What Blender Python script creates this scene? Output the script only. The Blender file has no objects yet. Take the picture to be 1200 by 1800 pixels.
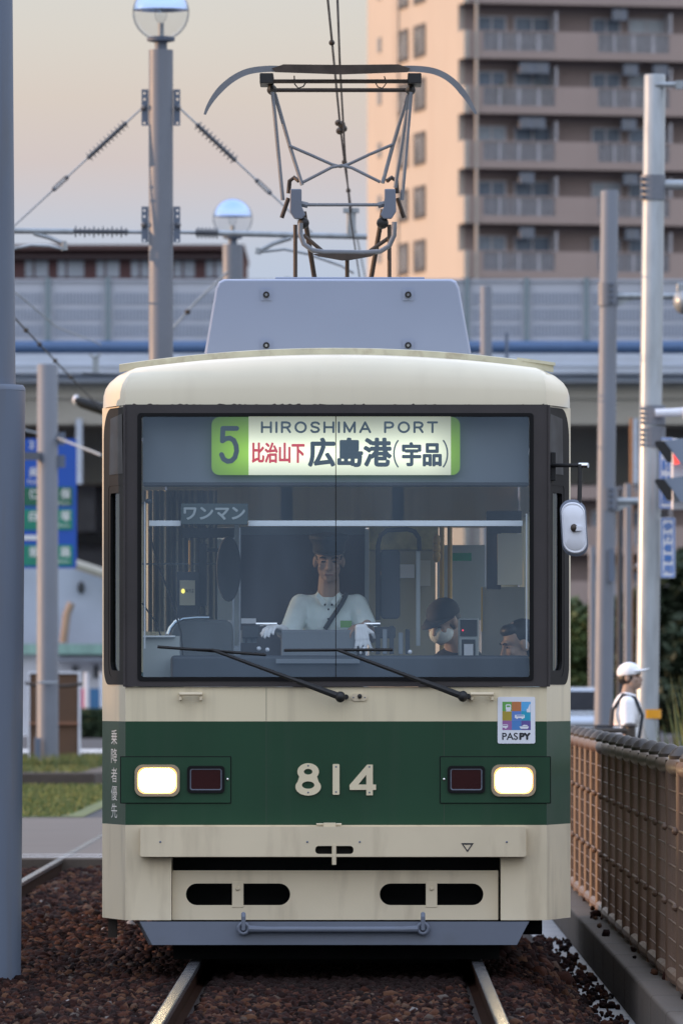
import bpy, bmesh, math, random
import numpy as np
from mathutils import Vector, Matrix

S = bpy.context.scene
COL = S.collection
R = math.radians
rnd = random.Random(7)

# ---------------------------------------------------------------- camera
F = 13860.0            # focal length in pixels of a 1200x1800 frame
CX, CZ, CY = 0.15, 1.47, -42.0
PX0, PY0 = 640.0, 1205.0
cam = bpy.data.cameras.new('camera'); cam_o = bpy.data.objects.new('camera', cam); COL.objects.link(cam_o)
cam_o.location = (CX, CY, CZ); cam_o.rotation_euler = (R(90), 0, 0)
cam.sensor_fit = 'VERTICAL'; cam.sensor_height = 36; cam.sensor_width = 24
cam.lens = F / 1800 * 36
cam.shift_x = -(PX0 - 600) / 1800
cam.shift_y = (PY0 - 900) / 1800
cam.clip_start = 1; cam.clip_end = 6000
cam.dof.use_dof = True; cam.dof.focus_distance = 42.4; cam.dof.aperture_fstop = 7.5
S.camera = cam_o

# ---------------------------------------------------------------- sky, sun, exposure
SUN_EL, SUN_AZ = 7.0, 5.0       # sun low on the left, five degrees behind the tram's front plane
to_sun = Vector((-math.cos(R(SUN_AZ)) * math.cos(R(SUN_EL)), math.sin(R(SUN_AZ)) * math.cos(R(SUN_EL)), math.sin(R(SUN_EL))))
W = bpy.data.worlds.new('World'); S.world = W; W.use_nodes = True
nt = W.node_tree; N = nt.nodes; L = nt.links
N.clear()
out = N.new('ShaderNodeOutputWorld'); bg = N.new('ShaderNodeBackground'); bg.inputs[1].default_value = 0.1
sky = N.new('ShaderNodeTexSky'); sky.sky_type = 'NISHITA'; sky.sun_disc = False
sky.sun_elevation = R(SUN_EL); sky.sun_rotation = R(-90 + SUN_AZ)
sky.air_density = 1.0; sky.dust_density = 2.0; sky.ozone_density = 1.5
tc = N.new('ShaderNodeTexCoord'); sep = N.new('ShaderNodeSeparateXYZ'); L.new(tc.outputs['Generated'], sep.inputs[0])
ramp = N.new('ShaderNodeValToRGB'); L.new(sep.outputs['Z'], ramp.inputs[0])
cr = ramp.color_ramp
def stop(p, c):
    e = cr.elements.new(p); e.color = (c[0], c[1], c[2], 1)
while len(cr.elements) > 1: cr.elements.remove(cr.elements[0])
cr.elements[0].position = 0.0; cr.elements[0].color = (5.0, 6.1, 8.2, 1)
stop(0.045, (5.2, 6.2, 8.1)); stop(0.054, (5.5, 6.3, 7.9)); stop(0.060, (6.3, 6.3, 7.1)); stop(0.066, (7.0, 6.1, 6.1)); stop(0.074, (7.5, 6.5, 5.9)); stop(0.081, (7.6, 7.0, 6.4)); stop(0.088, (7.5, 7.2, 6.8))
stop(0.16, (9.5, 9.6, 9.8)); stop(0.26, (14.0, 14.4, 15.4)); stop(0.6, (16.0, 17.6, 21.5)); stop(1.0, (12.5, 15.5, 22.0))
mix = N.new('ShaderNodeMixRGB'); mix.inputs[0].default_value = 0.8
L.new(sky.outputs[0], mix.inputs[1]); L.new(ramp.outputs[0], mix.inputs[2])
# the low sky opposite, behind the photographer, is a cooler blue
def wmath(op, a, b):
    m_ = N.new('ShaderNodeMath'); m_.operation = op; m_.use_clamp = True
    for i, x in enumerate((a, b)):
        if isinstance(x, (int, float)): m_.inputs[i].default_value = x
        else: L.new(x, m_.inputs[i])
    return m_.outputs[0]
back = wmath('MULTIPLY', wmath('MULTIPLY', sep.outputs['Y'], -2.0), wmath('SUBTRACT', 1.0, wmath('MULTIPLY', sep.outputs['Z'], 4.0)))
cool = N.new('ShaderNodeMixRGB'); cool.blend_type = 'MULTIPLY'; L.new(back, cool.inputs[0]); L.new(mix.outputs[0], cool.inputs[1]); cool.inputs[2].default_value = (.80, 1.0, 1.17, 1)
L.new(cool.outputs[0], bg.inputs[0]); L.new(bg.outputs[0], out.inputs[0])

sl = bpy.data.lights.new('sun', 'SUN'); sl.energy = 3.8; sl.angle = R(0.5); sl.color = (1.0, 0.60, 0.34)
so = bpy.data.objects.new('sun', sl); COL.objects.link(so); so.rotation_euler = to_sun.to_track_quat('Z', 'Y').to_euler()
S.view_settings.view_transform = 'Standard'; S.view_settings.look = 'None'
S.view_settings.exposure = 0.13; S.view_settings.gamma = 1
S.cycles.max_bounces = 8; S.cycles.transparent_max_bounces = 24
S.cycles.caustics_reflective = False; S.cycles.caustics_refractive = False
S.cycles.use_denoising = True

# ---------------------------------------------------------------- helpers
def P(px, py, D):
    "a point of the place, seen in the photograph at (px, py), D metres from the camera"
    return Vector((CX + (px - PX0) / F * D, D + CY, CZ + (PY0 - py) / F * D))
def sc(D): return F / D
def srgb(r, g, b):
    f = lambda c: (c / 255 / 12.92) if c <= 10 else ((c / 255 + .055) / 1.055) ** 2.4
    return (f(r), f(g), f(b))

class MB:
    def __init__(s): s.v = []; s.f = []; s.m = []
    def add(s, vs, fs, mi=0):
        b = len(s.v); s.v += [tuple(v) for v in vs]
        for f in fs: s.f.append([b + i for i in f]); s.m.append(mi)
        return s
    def box(s, x0, x1, y0, y1, z0, z1, mi=0):
        v = [(x, y, z) for z in (z0, z1) for y in (y0, y1) for x in (x0, x1)]
        return s.add(v, [(0, 2, 3, 1), (4, 5, 7, 6), (0, 1, 5, 4), (2, 6, 7, 3), (0, 4, 6, 2), (1, 3, 7, 5)], mi)
    def obox(s, c, size, rot=None, mi=0):
        rot = rot or Matrix.Identity(3); c = Vector(c); h = Vector(size) / 2
        v = [c + rot @ Vector((x * h.x, y * h.y, z * h.z)) for z in (-1, 1) for y in (-1, 1) for x in (-1, 1)]
        return s.add(v, [(0, 2, 3, 1), (4, 5, 7, 6), (0, 1, 5, 4), (2, 6, 7, 3), (0, 4, 6, 2), (1, 3, 7, 5)], mi)
    def tube(s, pts, r, n=10, mi=0, caps=True):
        pts = [Vector(p) for p in pts]; k = len(pts)
        rs = r if isinstance(r, (list, tuple)) else [r] * k
        t0 = (pts[1] - pts[0]).normalized()
        up = Vector((0, 0, 1)) if abs(t0.z) < .9 else Vector((0, 1, 0))
        nrm = t0.cross(up).normalized(); vs = []
        for i, p in enumerate(pts):
            t = ((pts[min(i + 1, k - 1)] - pts[max(i - 1, 0)])).normalized()
            nrm = (nrm - t * nrm.dot(t)).normalized(); bn = t.cross(nrm)
            for j in range(n):
                a = 2 * math.pi * j / n
                vs.append(p + (nrm * math.cos(a) + bn * math.sin(a)) * rs[i])
        fs = [(i * n + j, i * n + (j + 1) % n, (i + 1) * n + (j + 1) % n, (i + 1) * n + j) for i in range(k - 1) for j in range(n)]
        if caps: fs += [tuple(range(n))[::-1], tuple(range((k - 1) * n, k * n))]
        return s.add(vs, fs, mi)
    def ball(s, c, r, nu=16, nv=10, rot=None, mi=0, v0=0.0, v1=1.0):
        c = Vector(c); r = r if isinstance(r, (tuple, list)) else (r, r, r); vs = []
        for i in range(nv + 1):
            th = math.pi * (v0 + (v1 - v0) * i / nv)
            for j in range(nu):
                ph = 2 * math.pi * j / nu
                d = Vector((r[0] * math.sin(th) * math.cos(ph), r[1] * math.sin(th) * math.sin(ph), r[2] * math.cos(th)))
                vs.append(c + (rot @ d if rot else d))
        fs = [(i * nu + j, (i + 1) * nu + j, (i + 1) * nu + (j + 1) % nu, i * nu + (j + 1) % nu) for i in range(nv) for j in range(nu)]
        return s.add(vs, fs, mi)
    def lathe(s, prof, c, n=24, mi=0):
        c = Vector(c); vs = []
        for r, z in prof:
            for j in range(n):
                a = 2 * math.pi * j / n
                vs.append(c + Vector((r * math.cos(a), r * math.sin(a), z)))
        k = len(prof)
        fs = [(i * n + j, i * n + (j + 1) % n, (i + 1) * n + (j + 1) % n, (i + 1) * n + j) for i in range(k - 1) for j in range(n)]
        fs += [tuple(range(n))[::-1], tuple(range((k - 1) * n, k * n))]
        return s.add(vs, fs, mi)
    def prism(s, poly, a, b, mi=0):
        "poly of 2D points; a(u,v), b(u,v) give front and back points"
        n = len(poly); vs = [a(*p) for p in poly] + [b(*p) for p in poly]
        fs = [tuple(range(n)), tuple(range(n, 2 * n))[::-1]] + [(i, i + n, (i + 1) % n + n, (i + 1) % n) for i in range(n)]
        return s.add(vs, fs, mi)
    def build(s, name, mats, parent=None, smooth=False, bevel=0, seg=2, angle=35):
        me = bpy.data.meshes.new(name); me.from_pydata(s.v, [], s.f)
        if not isinstance(mats, (list, tuple)): mats = [mats]
        for m in mats: me.materials.append(m)
        if len(mats) > 1: me.polygons.foreach_set('material_index', s.m)
        bm = bmesh.new(); bm.from_mesh(me); bmesh.ops.recalc_face_normals(bm, faces=bm.faces); bm.to_mesh(me); bm.free()
        if smooth:
            me.polygons.foreach_set('use_smooth', [True] * len(me.polygons)); me.set_sharp_from_angle(angle=R(angle))
        o = bpy.data.objects.new(name, me); COL.objects.link(o)
        if bevel:
            md = o.modifiers.new('bevel', 'BEVEL'); md.width = bevel; md.segments = seg; md.limit_method = 'ANGLE'; md.angle_limit = R(40)
            md.harden_normals = True
        if parent: child(o, parent)
        return o

def child(o, parent):
    o.parent = parent
    o.matrix_parent_inverse = Matrix.Translation(-Vector(parent.location)) if parent.type == 'EMPTY' else Matrix.Identity(4)
    return o
def tag(o, label=None, cat=None, group=None, kind=None):
    if label: o['label'] = label
    if cat: o['category'] = cat
    if group: o['group'] = group
    if kind: o['kind'] = kind
    return o
def thing(name, loc, label, cat, group=None):
    o = bpy.data.objects.new(name, None); COL.objects.link(o); o.location = loc; o.empty_display_size = .2
    return tag(o, label, cat, group)
def struct(o): return tag(o, kind='structure')

def rrect(x0, x1, y0, y1, r, n=6):
    pts = []
    rs = r if isinstance(r, (tuple, list)) else (r,) * 4
    for k, (cx, cy, sx, sy) in enumerate(((x1, y1, -1, -1), (x0, y1, 1, -1), (x0, y0, 1, 1), (x1, y0, -1, 1))):
        rr = rs[k]
        if rr <= 0: pts.append((cx, cy)); continue
        for i in range(n + 1):
            a = math.pi / 2 * (k + i / n)
            pts.append((cx + sx * rr + rr * math.cos(a), cy + sy * rr + rr * math.sin(a)))
    return pts
def ellipse(cx, cy, rx, ry, n=28):
    return [(cx + rx * math.cos(2 * math.pi * i / n), cy + ry * math.sin(2 * math.pi * i / n)) for i in range(n)]

def tess(polys):
    "triangulate one outline with holes through a filled curve"
    c = bpy.data.curves.new('t', 'CURVE'); c.dimensions = '2D'; c.fill_mode = 'BOTH'
    for p in polys:
        sp = c.splines.new('POLY'); sp.points.add(len(p) - 1)
        for q, (u, v) in zip(sp.points, p): q.co = (u, v, 0, 1)
        sp.use_cyclic_u = True
    o = bpy.data.objects.new('t', c); me = bpy.data.meshes.new_from_object(o)
    vs = [(v.co.x, v.co.y) for v in me.vertices]; fs = [tuple(f.vertices) for f in me.polygons]
    bpy.data.objects.remove(o); bpy.data.curves.remove(c); bpy.data.meshes.remove(me)
    return vs, fs
def plate(mb, polys, a, b, mi=0, scale=1.0):
    "solid plate with holes: front face through a(u,v), back through b(u,v)"
    vs, fs = tess([[(u * scale, v * scale) for u, v in p] for p in polys])
    vs = [(u / scale, v / scale) for u, v in vs]
    mb.add([a(*p) for p in vs], fs, mi); mb.add([b(*p) for p in vs], [f[::-1] for f in fs], mi)
    for p in polys:
        n = len(p); mb.add([a(*q) for q in p] + [b(*q) for q in p], [(i, (i + 1) % n, (i + 1) % n + n, i + n) for i in range(n)], mi)
    return mb

_tcache = {}
def text2d(body):
    if body not in _tcache:
        c = bpy.data.curves.new('t', 'FONT'); c.body = body; c.resolution_u = 6
        o = bpy.data.objects.new('t', c); COL.objects.link(o); bpy.context.view_layer.update()
        dg = bpy.context.evaluated_depsgraph_get(); me = bpy.data.meshes.new_from_object(o.evaluated_get(dg))
        vs = np.array([(v.co.x, v.co.y) for v in me.vertices]); fs = [tuple(f.vertices) for f in me.polygons]
        bpy.data.objects.remove(o); bpy.data.curves.remove(c); bpy.data.meshes.remove(me)
        lo = vs.min(0); hi = vs.max(0); vs = (vs - lo) / (hi - lo)
        _tcache[body] = (vs, fs)
    return _tcache[body]
def text(mb, body, x0, x1, y0, y1, fn, bold=0.0, k=8, mi=0, step=.00025):
    "letters filling the pixel box; bold = half a stroke's extra width in pixels; y grows downward"
    vs, fs = text2d(body)
    offs = [(0, 0)] + [(bold * math.cos(2 * math.pi * i / k), bold * math.sin(2 * math.pi * i / k)) for i in range(k)] if bold else [(0, 0)]
    for l, (ox, oy) in enumerate(offs):
        mb.add([fn(x0 + bold + u * (x1 - x0 - 2 * bold) + ox, y1 - bold - v * (y1 - y0 - 2 * bold) + oy, l * step) for u, v in vs], fs, mi)
    return mb
def stroke(mb, pts, r, fn, l0=0.0, mi=0, step=.0002):
    "a round-ended pen stroke through 2D points"
    l = l0
    for i in range(len(pts)):
        mb.add([fn(u, v, l) for u, v in ellipse(pts[i][0], pts[i][1], r, r, 14)], [tuple(range(14))], mi); l += step
        if i + 1 < len(pts):
            a = Vector(pts[i]); b = Vector(pts[i + 1]); d = (b - a)
            if d.length < 1e-6: continue
            d.normalize(); n = Vector((-d.y, d.x)) * r
            mb.add([fn(*(q), l) for q in ((a.x + n.x, a.y + n.y), (b.x + n.x, b.y + n.y), (b.x - n.x, b.y - n.y), (a.x - n.x, a.y - n.y))], [(0, 1, 2, 3)], mi); l += step
    return l
def arc(cx, cy, rx, ry, a0, a1, n=10):
    return [(cx + rx * math.cos(R(a0 + (a1 - a0) * i / n)), cy + ry * math.sin(R(a0 + (a1 - a0) * i / n))) for i in range(n + 1)]
def front(D): return lambda u, v, l=0.0: P(u, v, D - l)

# ---------------------------------------------------------------- materials
def mat(name, col, rough=.5, metal=0.0, var=.08, scale=2.0, stretch=(1, 1, 1), bump=0.0, bscale=60.0, coat=0.0, dirt=0.0, dcol=None, dscale=1.0, dstretch=(6, 6, .5), em=None, ems=0.0, spec=.5):
    m = bpy.data.materials.new(name); m.use_nodes = True
    t = m.node_tree; n = t.nodes; l = t.links; b = n['Principled BSDF']
    b.inputs['Roughness'].default_value = rough; b.inputs['Metallic'].default_value = metal
    b.inputs['Specular IOR Level'].default_value = spec
    if coat: b.inputs['Coat Weight'].default_value = coat; b.inputs['Coat Roughness'].default_value = .12
    tcn = n.new('ShaderNodeTexCoord')
    def noise(sca, st, det=5):
        mp = n.new('ShaderNodeMapping'); mp.inputs['Scale'].default_value = st; l.new(tcn.outputs['Object'], mp.inputs[0])
        z = n.new('ShaderNodeTexNoise'); z.inputs['Scale'].default_value = sca; z.inputs['Detail'].default_value = det; l.new(mp.outputs[0], z.inputs['Vector'])
        return z.outputs['Fac']
    nz = noise(scale, stretch)
    rp = n.new('ShaderNodeMapRange'); rp.inputs[1].default_value = .3; rp.inputs[2].default_value = .7; rp.inputs[3].default_value = 1 - var; rp.inputs[4].default_value = 1 + var
    l.new(nz, rp.inputs[0])
    mx = n.new('ShaderNodeMixRGB'); mx.blend_type = 'MULTIPLY'; mx.inputs[0].default_value = 1; mx.inputs[1].default_value = (*col, 1)
    l.new(rp.outputs[0], mx.inputs[2]); last = mx.outputs[0]
    if dirt:
        d = noise(dscale, dstretch, 7)
        r2 = n.new('ShaderNodeMapRange'); r2.inputs[1].default_value = .52; r2.inputs[2].default_value = .75; r2.inputs[3].default_value = 0; r2.inputs[4].default_value = dirt
        l.new(d, r2.inputs[0]); m2 = n.new('ShaderNodeMixRGB'); l.new(r2.outputs[0], m2.inputs[0]); l.new(last, m2.inputs[1])
        m2.inputs[2].default_value = (*(dcol or (.12, .09, .06)), 1); last = m2.outputs[0]
    l.new(last, b.inputs['Base Color'])
    rr = n.new('ShaderNodeMapRange'); rr.inputs[1].default_value = .3; rr.inputs[2].default_value = .7; rr.inputs[3].default_value = max(.02, rough - .06); rr.inputs[4].default_value = min(1, rough + .08)
    l.new(nz, rr.inputs[0]); l.new(rr.outputs[0], b.inputs['Roughness'])
    if bump:
        bz = noise(bscale, (1, 1, 1), 4); bp = n.new('ShaderNodeBump'); bp.inputs['Strength'].default_value = bump; bp.inputs['Distance'].default_value = .02
        l.new(bz, bp.inputs['Height']); l.new(bp.outputs[0], b.inputs['Normal'])
    if em: b.inputs['Emission Color'].default_value = (*em, 1); b.inputs['Emission Strength'].default_value = ems
    return m
def glass(name, tint=(.85, .9, .92), base=.05, gain=.9, rough=.0, smear=0.0):
    m = bpy.data.materials.new(name); m.use_nodes = True; t = m.node_tree; n = t.nodes; l = t.links; n.clear()
    o = n.new('ShaderNodeOutputMaterial'); mx = n.new('ShaderNodeMixShader'); tr = n.new('ShaderNodeBsdfTransparent'); gl = n.new('ShaderNodeBsdfGlossy')
    tr.inputs[0].default_value = (*tint, 1); gl.inputs['Roughness'].default_value = rough
    lf = n.new('ShaderNodeLayerWeight'); lf.inputs[0].default_value = .5
    lw = n.new('ShaderNodeMath'); lw.operation = 'POWER'; lw.inputs[1].default_value = 4.5; l.new(lf.outputs['Facing'], lw.inputs[0])
    ma = n.new('ShaderNodeMath'); ma.operation = 'MULTIPLY_ADD'; ma.inputs[1].default_value = gain; ma.inputs[2].default_value = base
    l.new(lw.outputs[0], ma.inputs[0]); l.new(ma.outputs[0], mx.inputs[0])
    if smear:
        tcn = n.new('ShaderNodeTexCoord'); mp = n.new('ShaderNodeMapping'); mp.inputs['Scale'].default_value = (1, 1, .35); l.new(tcn.outputs['Object'], mp.inputs[0]); nz = n.new('ShaderNodeTexNoise'); nz.inputs['Scale'].default_value = 2.2; nz.inputs['Detail'].default_value = 6; l.new(mp.outputs[0], nz.inputs['Vector'])
        mr = n.new('ShaderNodeMapRange'); mr.inputs[1].default_value = .3; mr.inputs[2].default_value = .7; mr.inputs[3].default_value = 1 - smear; mr.inputs[4].default_value = 1 + smear; l.new(nz.outputs['Fac'], mr.inputs[0])
        m2 = n.new('ShaderNodeMath'); m2.operation = 'MULTIPLY'; l.new(ma.outputs[0], m2.inputs[0]); l.new(mr.outputs[0], m2.inputs[1]); l.new(m2.outputs[0], mx.inputs[0])
    l.new(tr.outputs[0], mx.inputs[1]); l.new(gl.outputs[0], mx.inputs[2]); l.new(mx.outputs[0], o.inputs[0])
    return m

M = {}
M['cream'] = mat('cream_paint', (.72, .625, .43), .42, var=.05, scale=1.2, coat=.25, bump=.06, bscale=2.5, dirt=.34, dcol=(.33, .27, .18), dscale=1.6, dstretch=(7, 7, .35))
M['cream_low'] = mat('cream_paint_low', (.68, .58, .41), .45, var=.07, scale=2, bump=.06, bscale=3, dirt=.42, dcol=(.28, .21, .13), dscale=2.0, dstretch=(4, 4, .8))
M['cream_dome'] = mat('cream_paint_dome', (.68, .61, .45), .32, var=.03, scale=2, coat=.4, dirt=.12, dcol=(.4, .34, .24), dscale=1.2)
M['green'] = mat('green_paint', (.009, .050, .022), .45, var=.12, scale=1.5, coat=.0, spec=.35, bump=.05, bscale=2.5, dirt=.35, dcol=(.022, .055, .032), dscale=1.5, dstretch=(7, 7, .35))
M['frame'] = mat('frame_dark', (.034, .028, .029), .5, var=.15, scale=6)
M['rubber'] = mat('rubber_black', (.008, .008, .009), .6, var=.1, spec=.15)
M['strip'] = mat('roof_strip', (.55, .52, .38), .6, var=.12, scale=8, dirt=.7, dcol=(.16, .08, .04), dscale=9, dstretch=(1, 1, 1))
M['hvac'] = mat('hvac_grey', (.275, .315, .42), .42, var=.03, scale=1.5)
M['steel_blue'] = mat('deflector_grey', (.135, .155, .20), .5, var=.08, scale=3, dirt=.25, dcol=(.1, .1, .1), dscale=5, dstretch=(1, 1, 1))
M['chrome_glow'] = mat('chrome_glow', (.80, .56, .34), .16, 1.0, var=.03)  # warm tint stands in for the headlight glow on the bezel
M['chrome'] = mat('chrome', (.75, .74, .72), .12, 1.0, var=.03)
M['alu'] = mat('aluminium', (.60, .62, .66), .28, 1.0, var=.06, scale=8)
M['panto'] = mat('pantograph_grey', (.17, .18, .20), .42, .3, var=.12, scale=9)
M['panto_dark'] = mat('pantograph_rust', (.060, .045, .036), .5, .4, var=.3, scale=12)
M['black'] = mat('black_matt', (.012, .012, .013), .6, var=.1)
M['void'] = mat('underframe_black', (.004, .004, .004), .9, var=.2)
M['head'] = mat('headlight_lens', (.9, .85, .75), .2, em=(1.0, .78, .46), ems=26.0)
M['reflector'] = mat('lamp_reflector', (.8, .6, .35), .3, em=(1.0, .45, .12), ems=1.6)
M['red_lens'] = mat('tail_lens', (.030, .003, .003), .3, var=.1, spec=.25)
M['white_plate'] = mat('white_enamel', (.72, .74, .80), .35, var=.03)
M['ink'] = mat('ink_dark', (.02, .022, .03), .6, var=.05)
M['white_ink'] = mat('ink_white', (.75, .75, .72), .5, var=.05)
M['pole'] = mat('pole_paint', (.115, .145, .20), .55, var=.09, scale=2.5, stretch=(1, 1, .3), dirt=.32, dcol=(.12, .11, .10), dscale=2.5, dstretch=(5, 5, .4))
M['pole_warm'] = mat('pole_paint_light', (.165, .182, .215), .5, var=.06, scale=2, dirt=.2, dcol=(.16, .14, .12), dscale=2.5, dstretch=(5, 5, .4))
M['galv'] = mat('galvanised', (.33, .36, .385), .40, .35, var=.16, scale=10, stretch=(1, 1, .25))
M['insul'] = mat('insulator', (.10, .11, .13), .35, var=.1)
M['wire'] = mat('wire_dark', (.045, .036, .030), .5, .5, var=.1)
M['rail'] = mat('rail_top', (.085, .085, .09), .18, .25, var=.1, scale=8)
M['rail_rust'] = mat('rail_side', (.024, .011, .007), .95, var=.25, scale=12, spec=.05)
M['concrete'] = mat('concrete', (.072, .055, .043), .85, var=.18, scale=5, bump=.3, bscale=40, dirt=.6, dcol=(.09, .075, .06), dscale=3, dstretch=(1, 1, 1))
M['fence'] = mat('fence_brown', (.112, .064, .040), .5, var=.15, scale=6, dirt=.3, dcol=(.07, .05, .04), dscale=4, dstretch=(1, 1, 1))
M['fence_cap'] = mat('fence_cap', (.05, .04, .032), .45, var=.15, scale=6)
M['asphalt'] = mat('asphalt', (.05, .05, .056), .9, var=.2, scale=1.0, bump=.3, bscale=80)
M['paving'] = mat('paving', (.12, .105, .093), .9, var=.18, scale=1.5, stretch=(.5, 2, 1), bump=.2, bscale=30, dirt=.4, dcol=(.09, .07, .06), dscale=1.2, dstretch=(.4, 2, 1))
M['dirt'] = mat('earth', (.020, .011, .008), .95, var=.3, scale=8, bump=.6, bscale=30)
M['grass'] = mat('grass', (.11, .135, .040), .8, var=.45, scale=3)
M['drain'] = mat('drain_slab', (.16, .17, .195), .45, var=.2, scale=4, dirt=.4, dcol=(.06, .045, .035), dscale=6, dstretch=(1, 1, 1))
M['white_paint'] = mat('road_paint', (.6, .6, .6), .7, var=.2, scale=4)
M['glass'] = glass('windscreen_glass', (.93, .975, 1.0), .115, .9, .0, .35)
M['side_glass'] = glass('side_glass', (.86, .88, .86), .05, .8)
M['quarter_glass'] = glass('quarter_glass', (.42, .44, .36), .02, .5)
M['globe'] = glass('globe_glass', (.96, .97, .98), .06, .55)
def edge_dark(m_):
    t = m_.node_tree; n = t.nodes; l = t.links; tr = [x for x in n if x.type == 'BSDF_TRANSPARENT'][0]
    lw_ = n.new('ShaderNodeLayerWeight'); lw_.inputs[0].default_value = .5; cr_ = n.new('ShaderNodeValToRGB'); l.new(lw_.outputs['Facing'], cr_.inputs[0]); e = cr_.color_ramp.elements
    e[0].position = .55; e[0].color = (.95, .96, .97, 1); e[1].position = .98; e[1].color = (.30, .33, .38, 1); l.new(cr_.outputs[0], tr.inputs[0])
edge_dark(M['globe'])
M['mirror'] = mat('mirror_blue', (.42, .56, .86), .05, 1.0, var=.02)
M['skin'] = mat('skin', (.35, .24, .185), .55, var=.06, scale=8)
M['hair'] = mat('hair', (.010, .009, .009), .5, var=.2, scale=30)
M['cloth_black'] = mat('cloth_black', (.016, .017, .021), .8, var=.15, scale=10)
M['shirt'] = mat('shirt_pale', (.78, .88, .88), .8, var=.05, scale=9, bump=.7, bscale=11)
M['white_cloth'] = mat('white_cloth', (.86, .87, .90), .85, var=.03, scale=9, bump=.15, bscale=25)

# ---------------------------------------------------------------- ground, tracks
ground = MB().add([(-900, -300, -.52), (900, -300, -.52), (900, 2500, -.52), (-900, 2500, -.52)], [(0, 1, 2, 3)]).build('ground', M['dirt']); struct(ground)
D0 = 67.0; Y0 = D0 + CY
road = MB().box(-200, 200, Y0 + .22, 520, -.45, -.012).build('road', M['asphalt']); struct(road)
crossing = MB()
crossing.box(-30, 60, Y0 + .22, 88 + CY, -.01, -.004).build('crossing', M['paving']); struct(bpy.data.objects['crossing'])
edge = MB()
x = -9.0
while x < 6:
    w = .98; edge.box(x, x + w, Y0, Y0 + .22, -.40, 0.0 - rnd.random() * .006); x += 1.0
edge = edge.build('kerb', M['concrete'], bevel=.01); struct(edge)

def ballast_z(x, y):
    "bed height across the tracks"
    z = -.115
    if x > .95: z = -.115 - min(1, (x - .95) / .45) * .20
    if x > 1.38: z = -.36
    return z
bed = MB(); xs = [-9, -6, -5, -4.5, -4, -3.5, -3, -2.5, -2, -1.5, -1, -.5, 0, .5, .95, 1.1, 1.25, 1.4, 1.62]; ys = np.linspace(-12, Y0, 24)
for yy in ys:
    for xx in xs: bed.v.append((xx, yy, ballast_z(xx, yy) - .02))
nx = len(xs)
for j in range(len(ys) - 1):
    for i in range(nx - 1): bed.f.append([j * nx + i, j * nx + i + 1, (j + 1) * nx + i + 1, (j + 1) * nx + i]); bed.m.append(0)
bed = bed.build('track_bed', M['dirt']); struct(bed)
drain = MB(); yy = -14.0
while yy < Y0 - .1:
    drain.box(1.36, 1.60, yy, yy + .96, -.40, -.335); yy += 1.0
drain = drain.build('drain_cover', M['drain'], bevel=.006); struct(drain)

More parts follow.
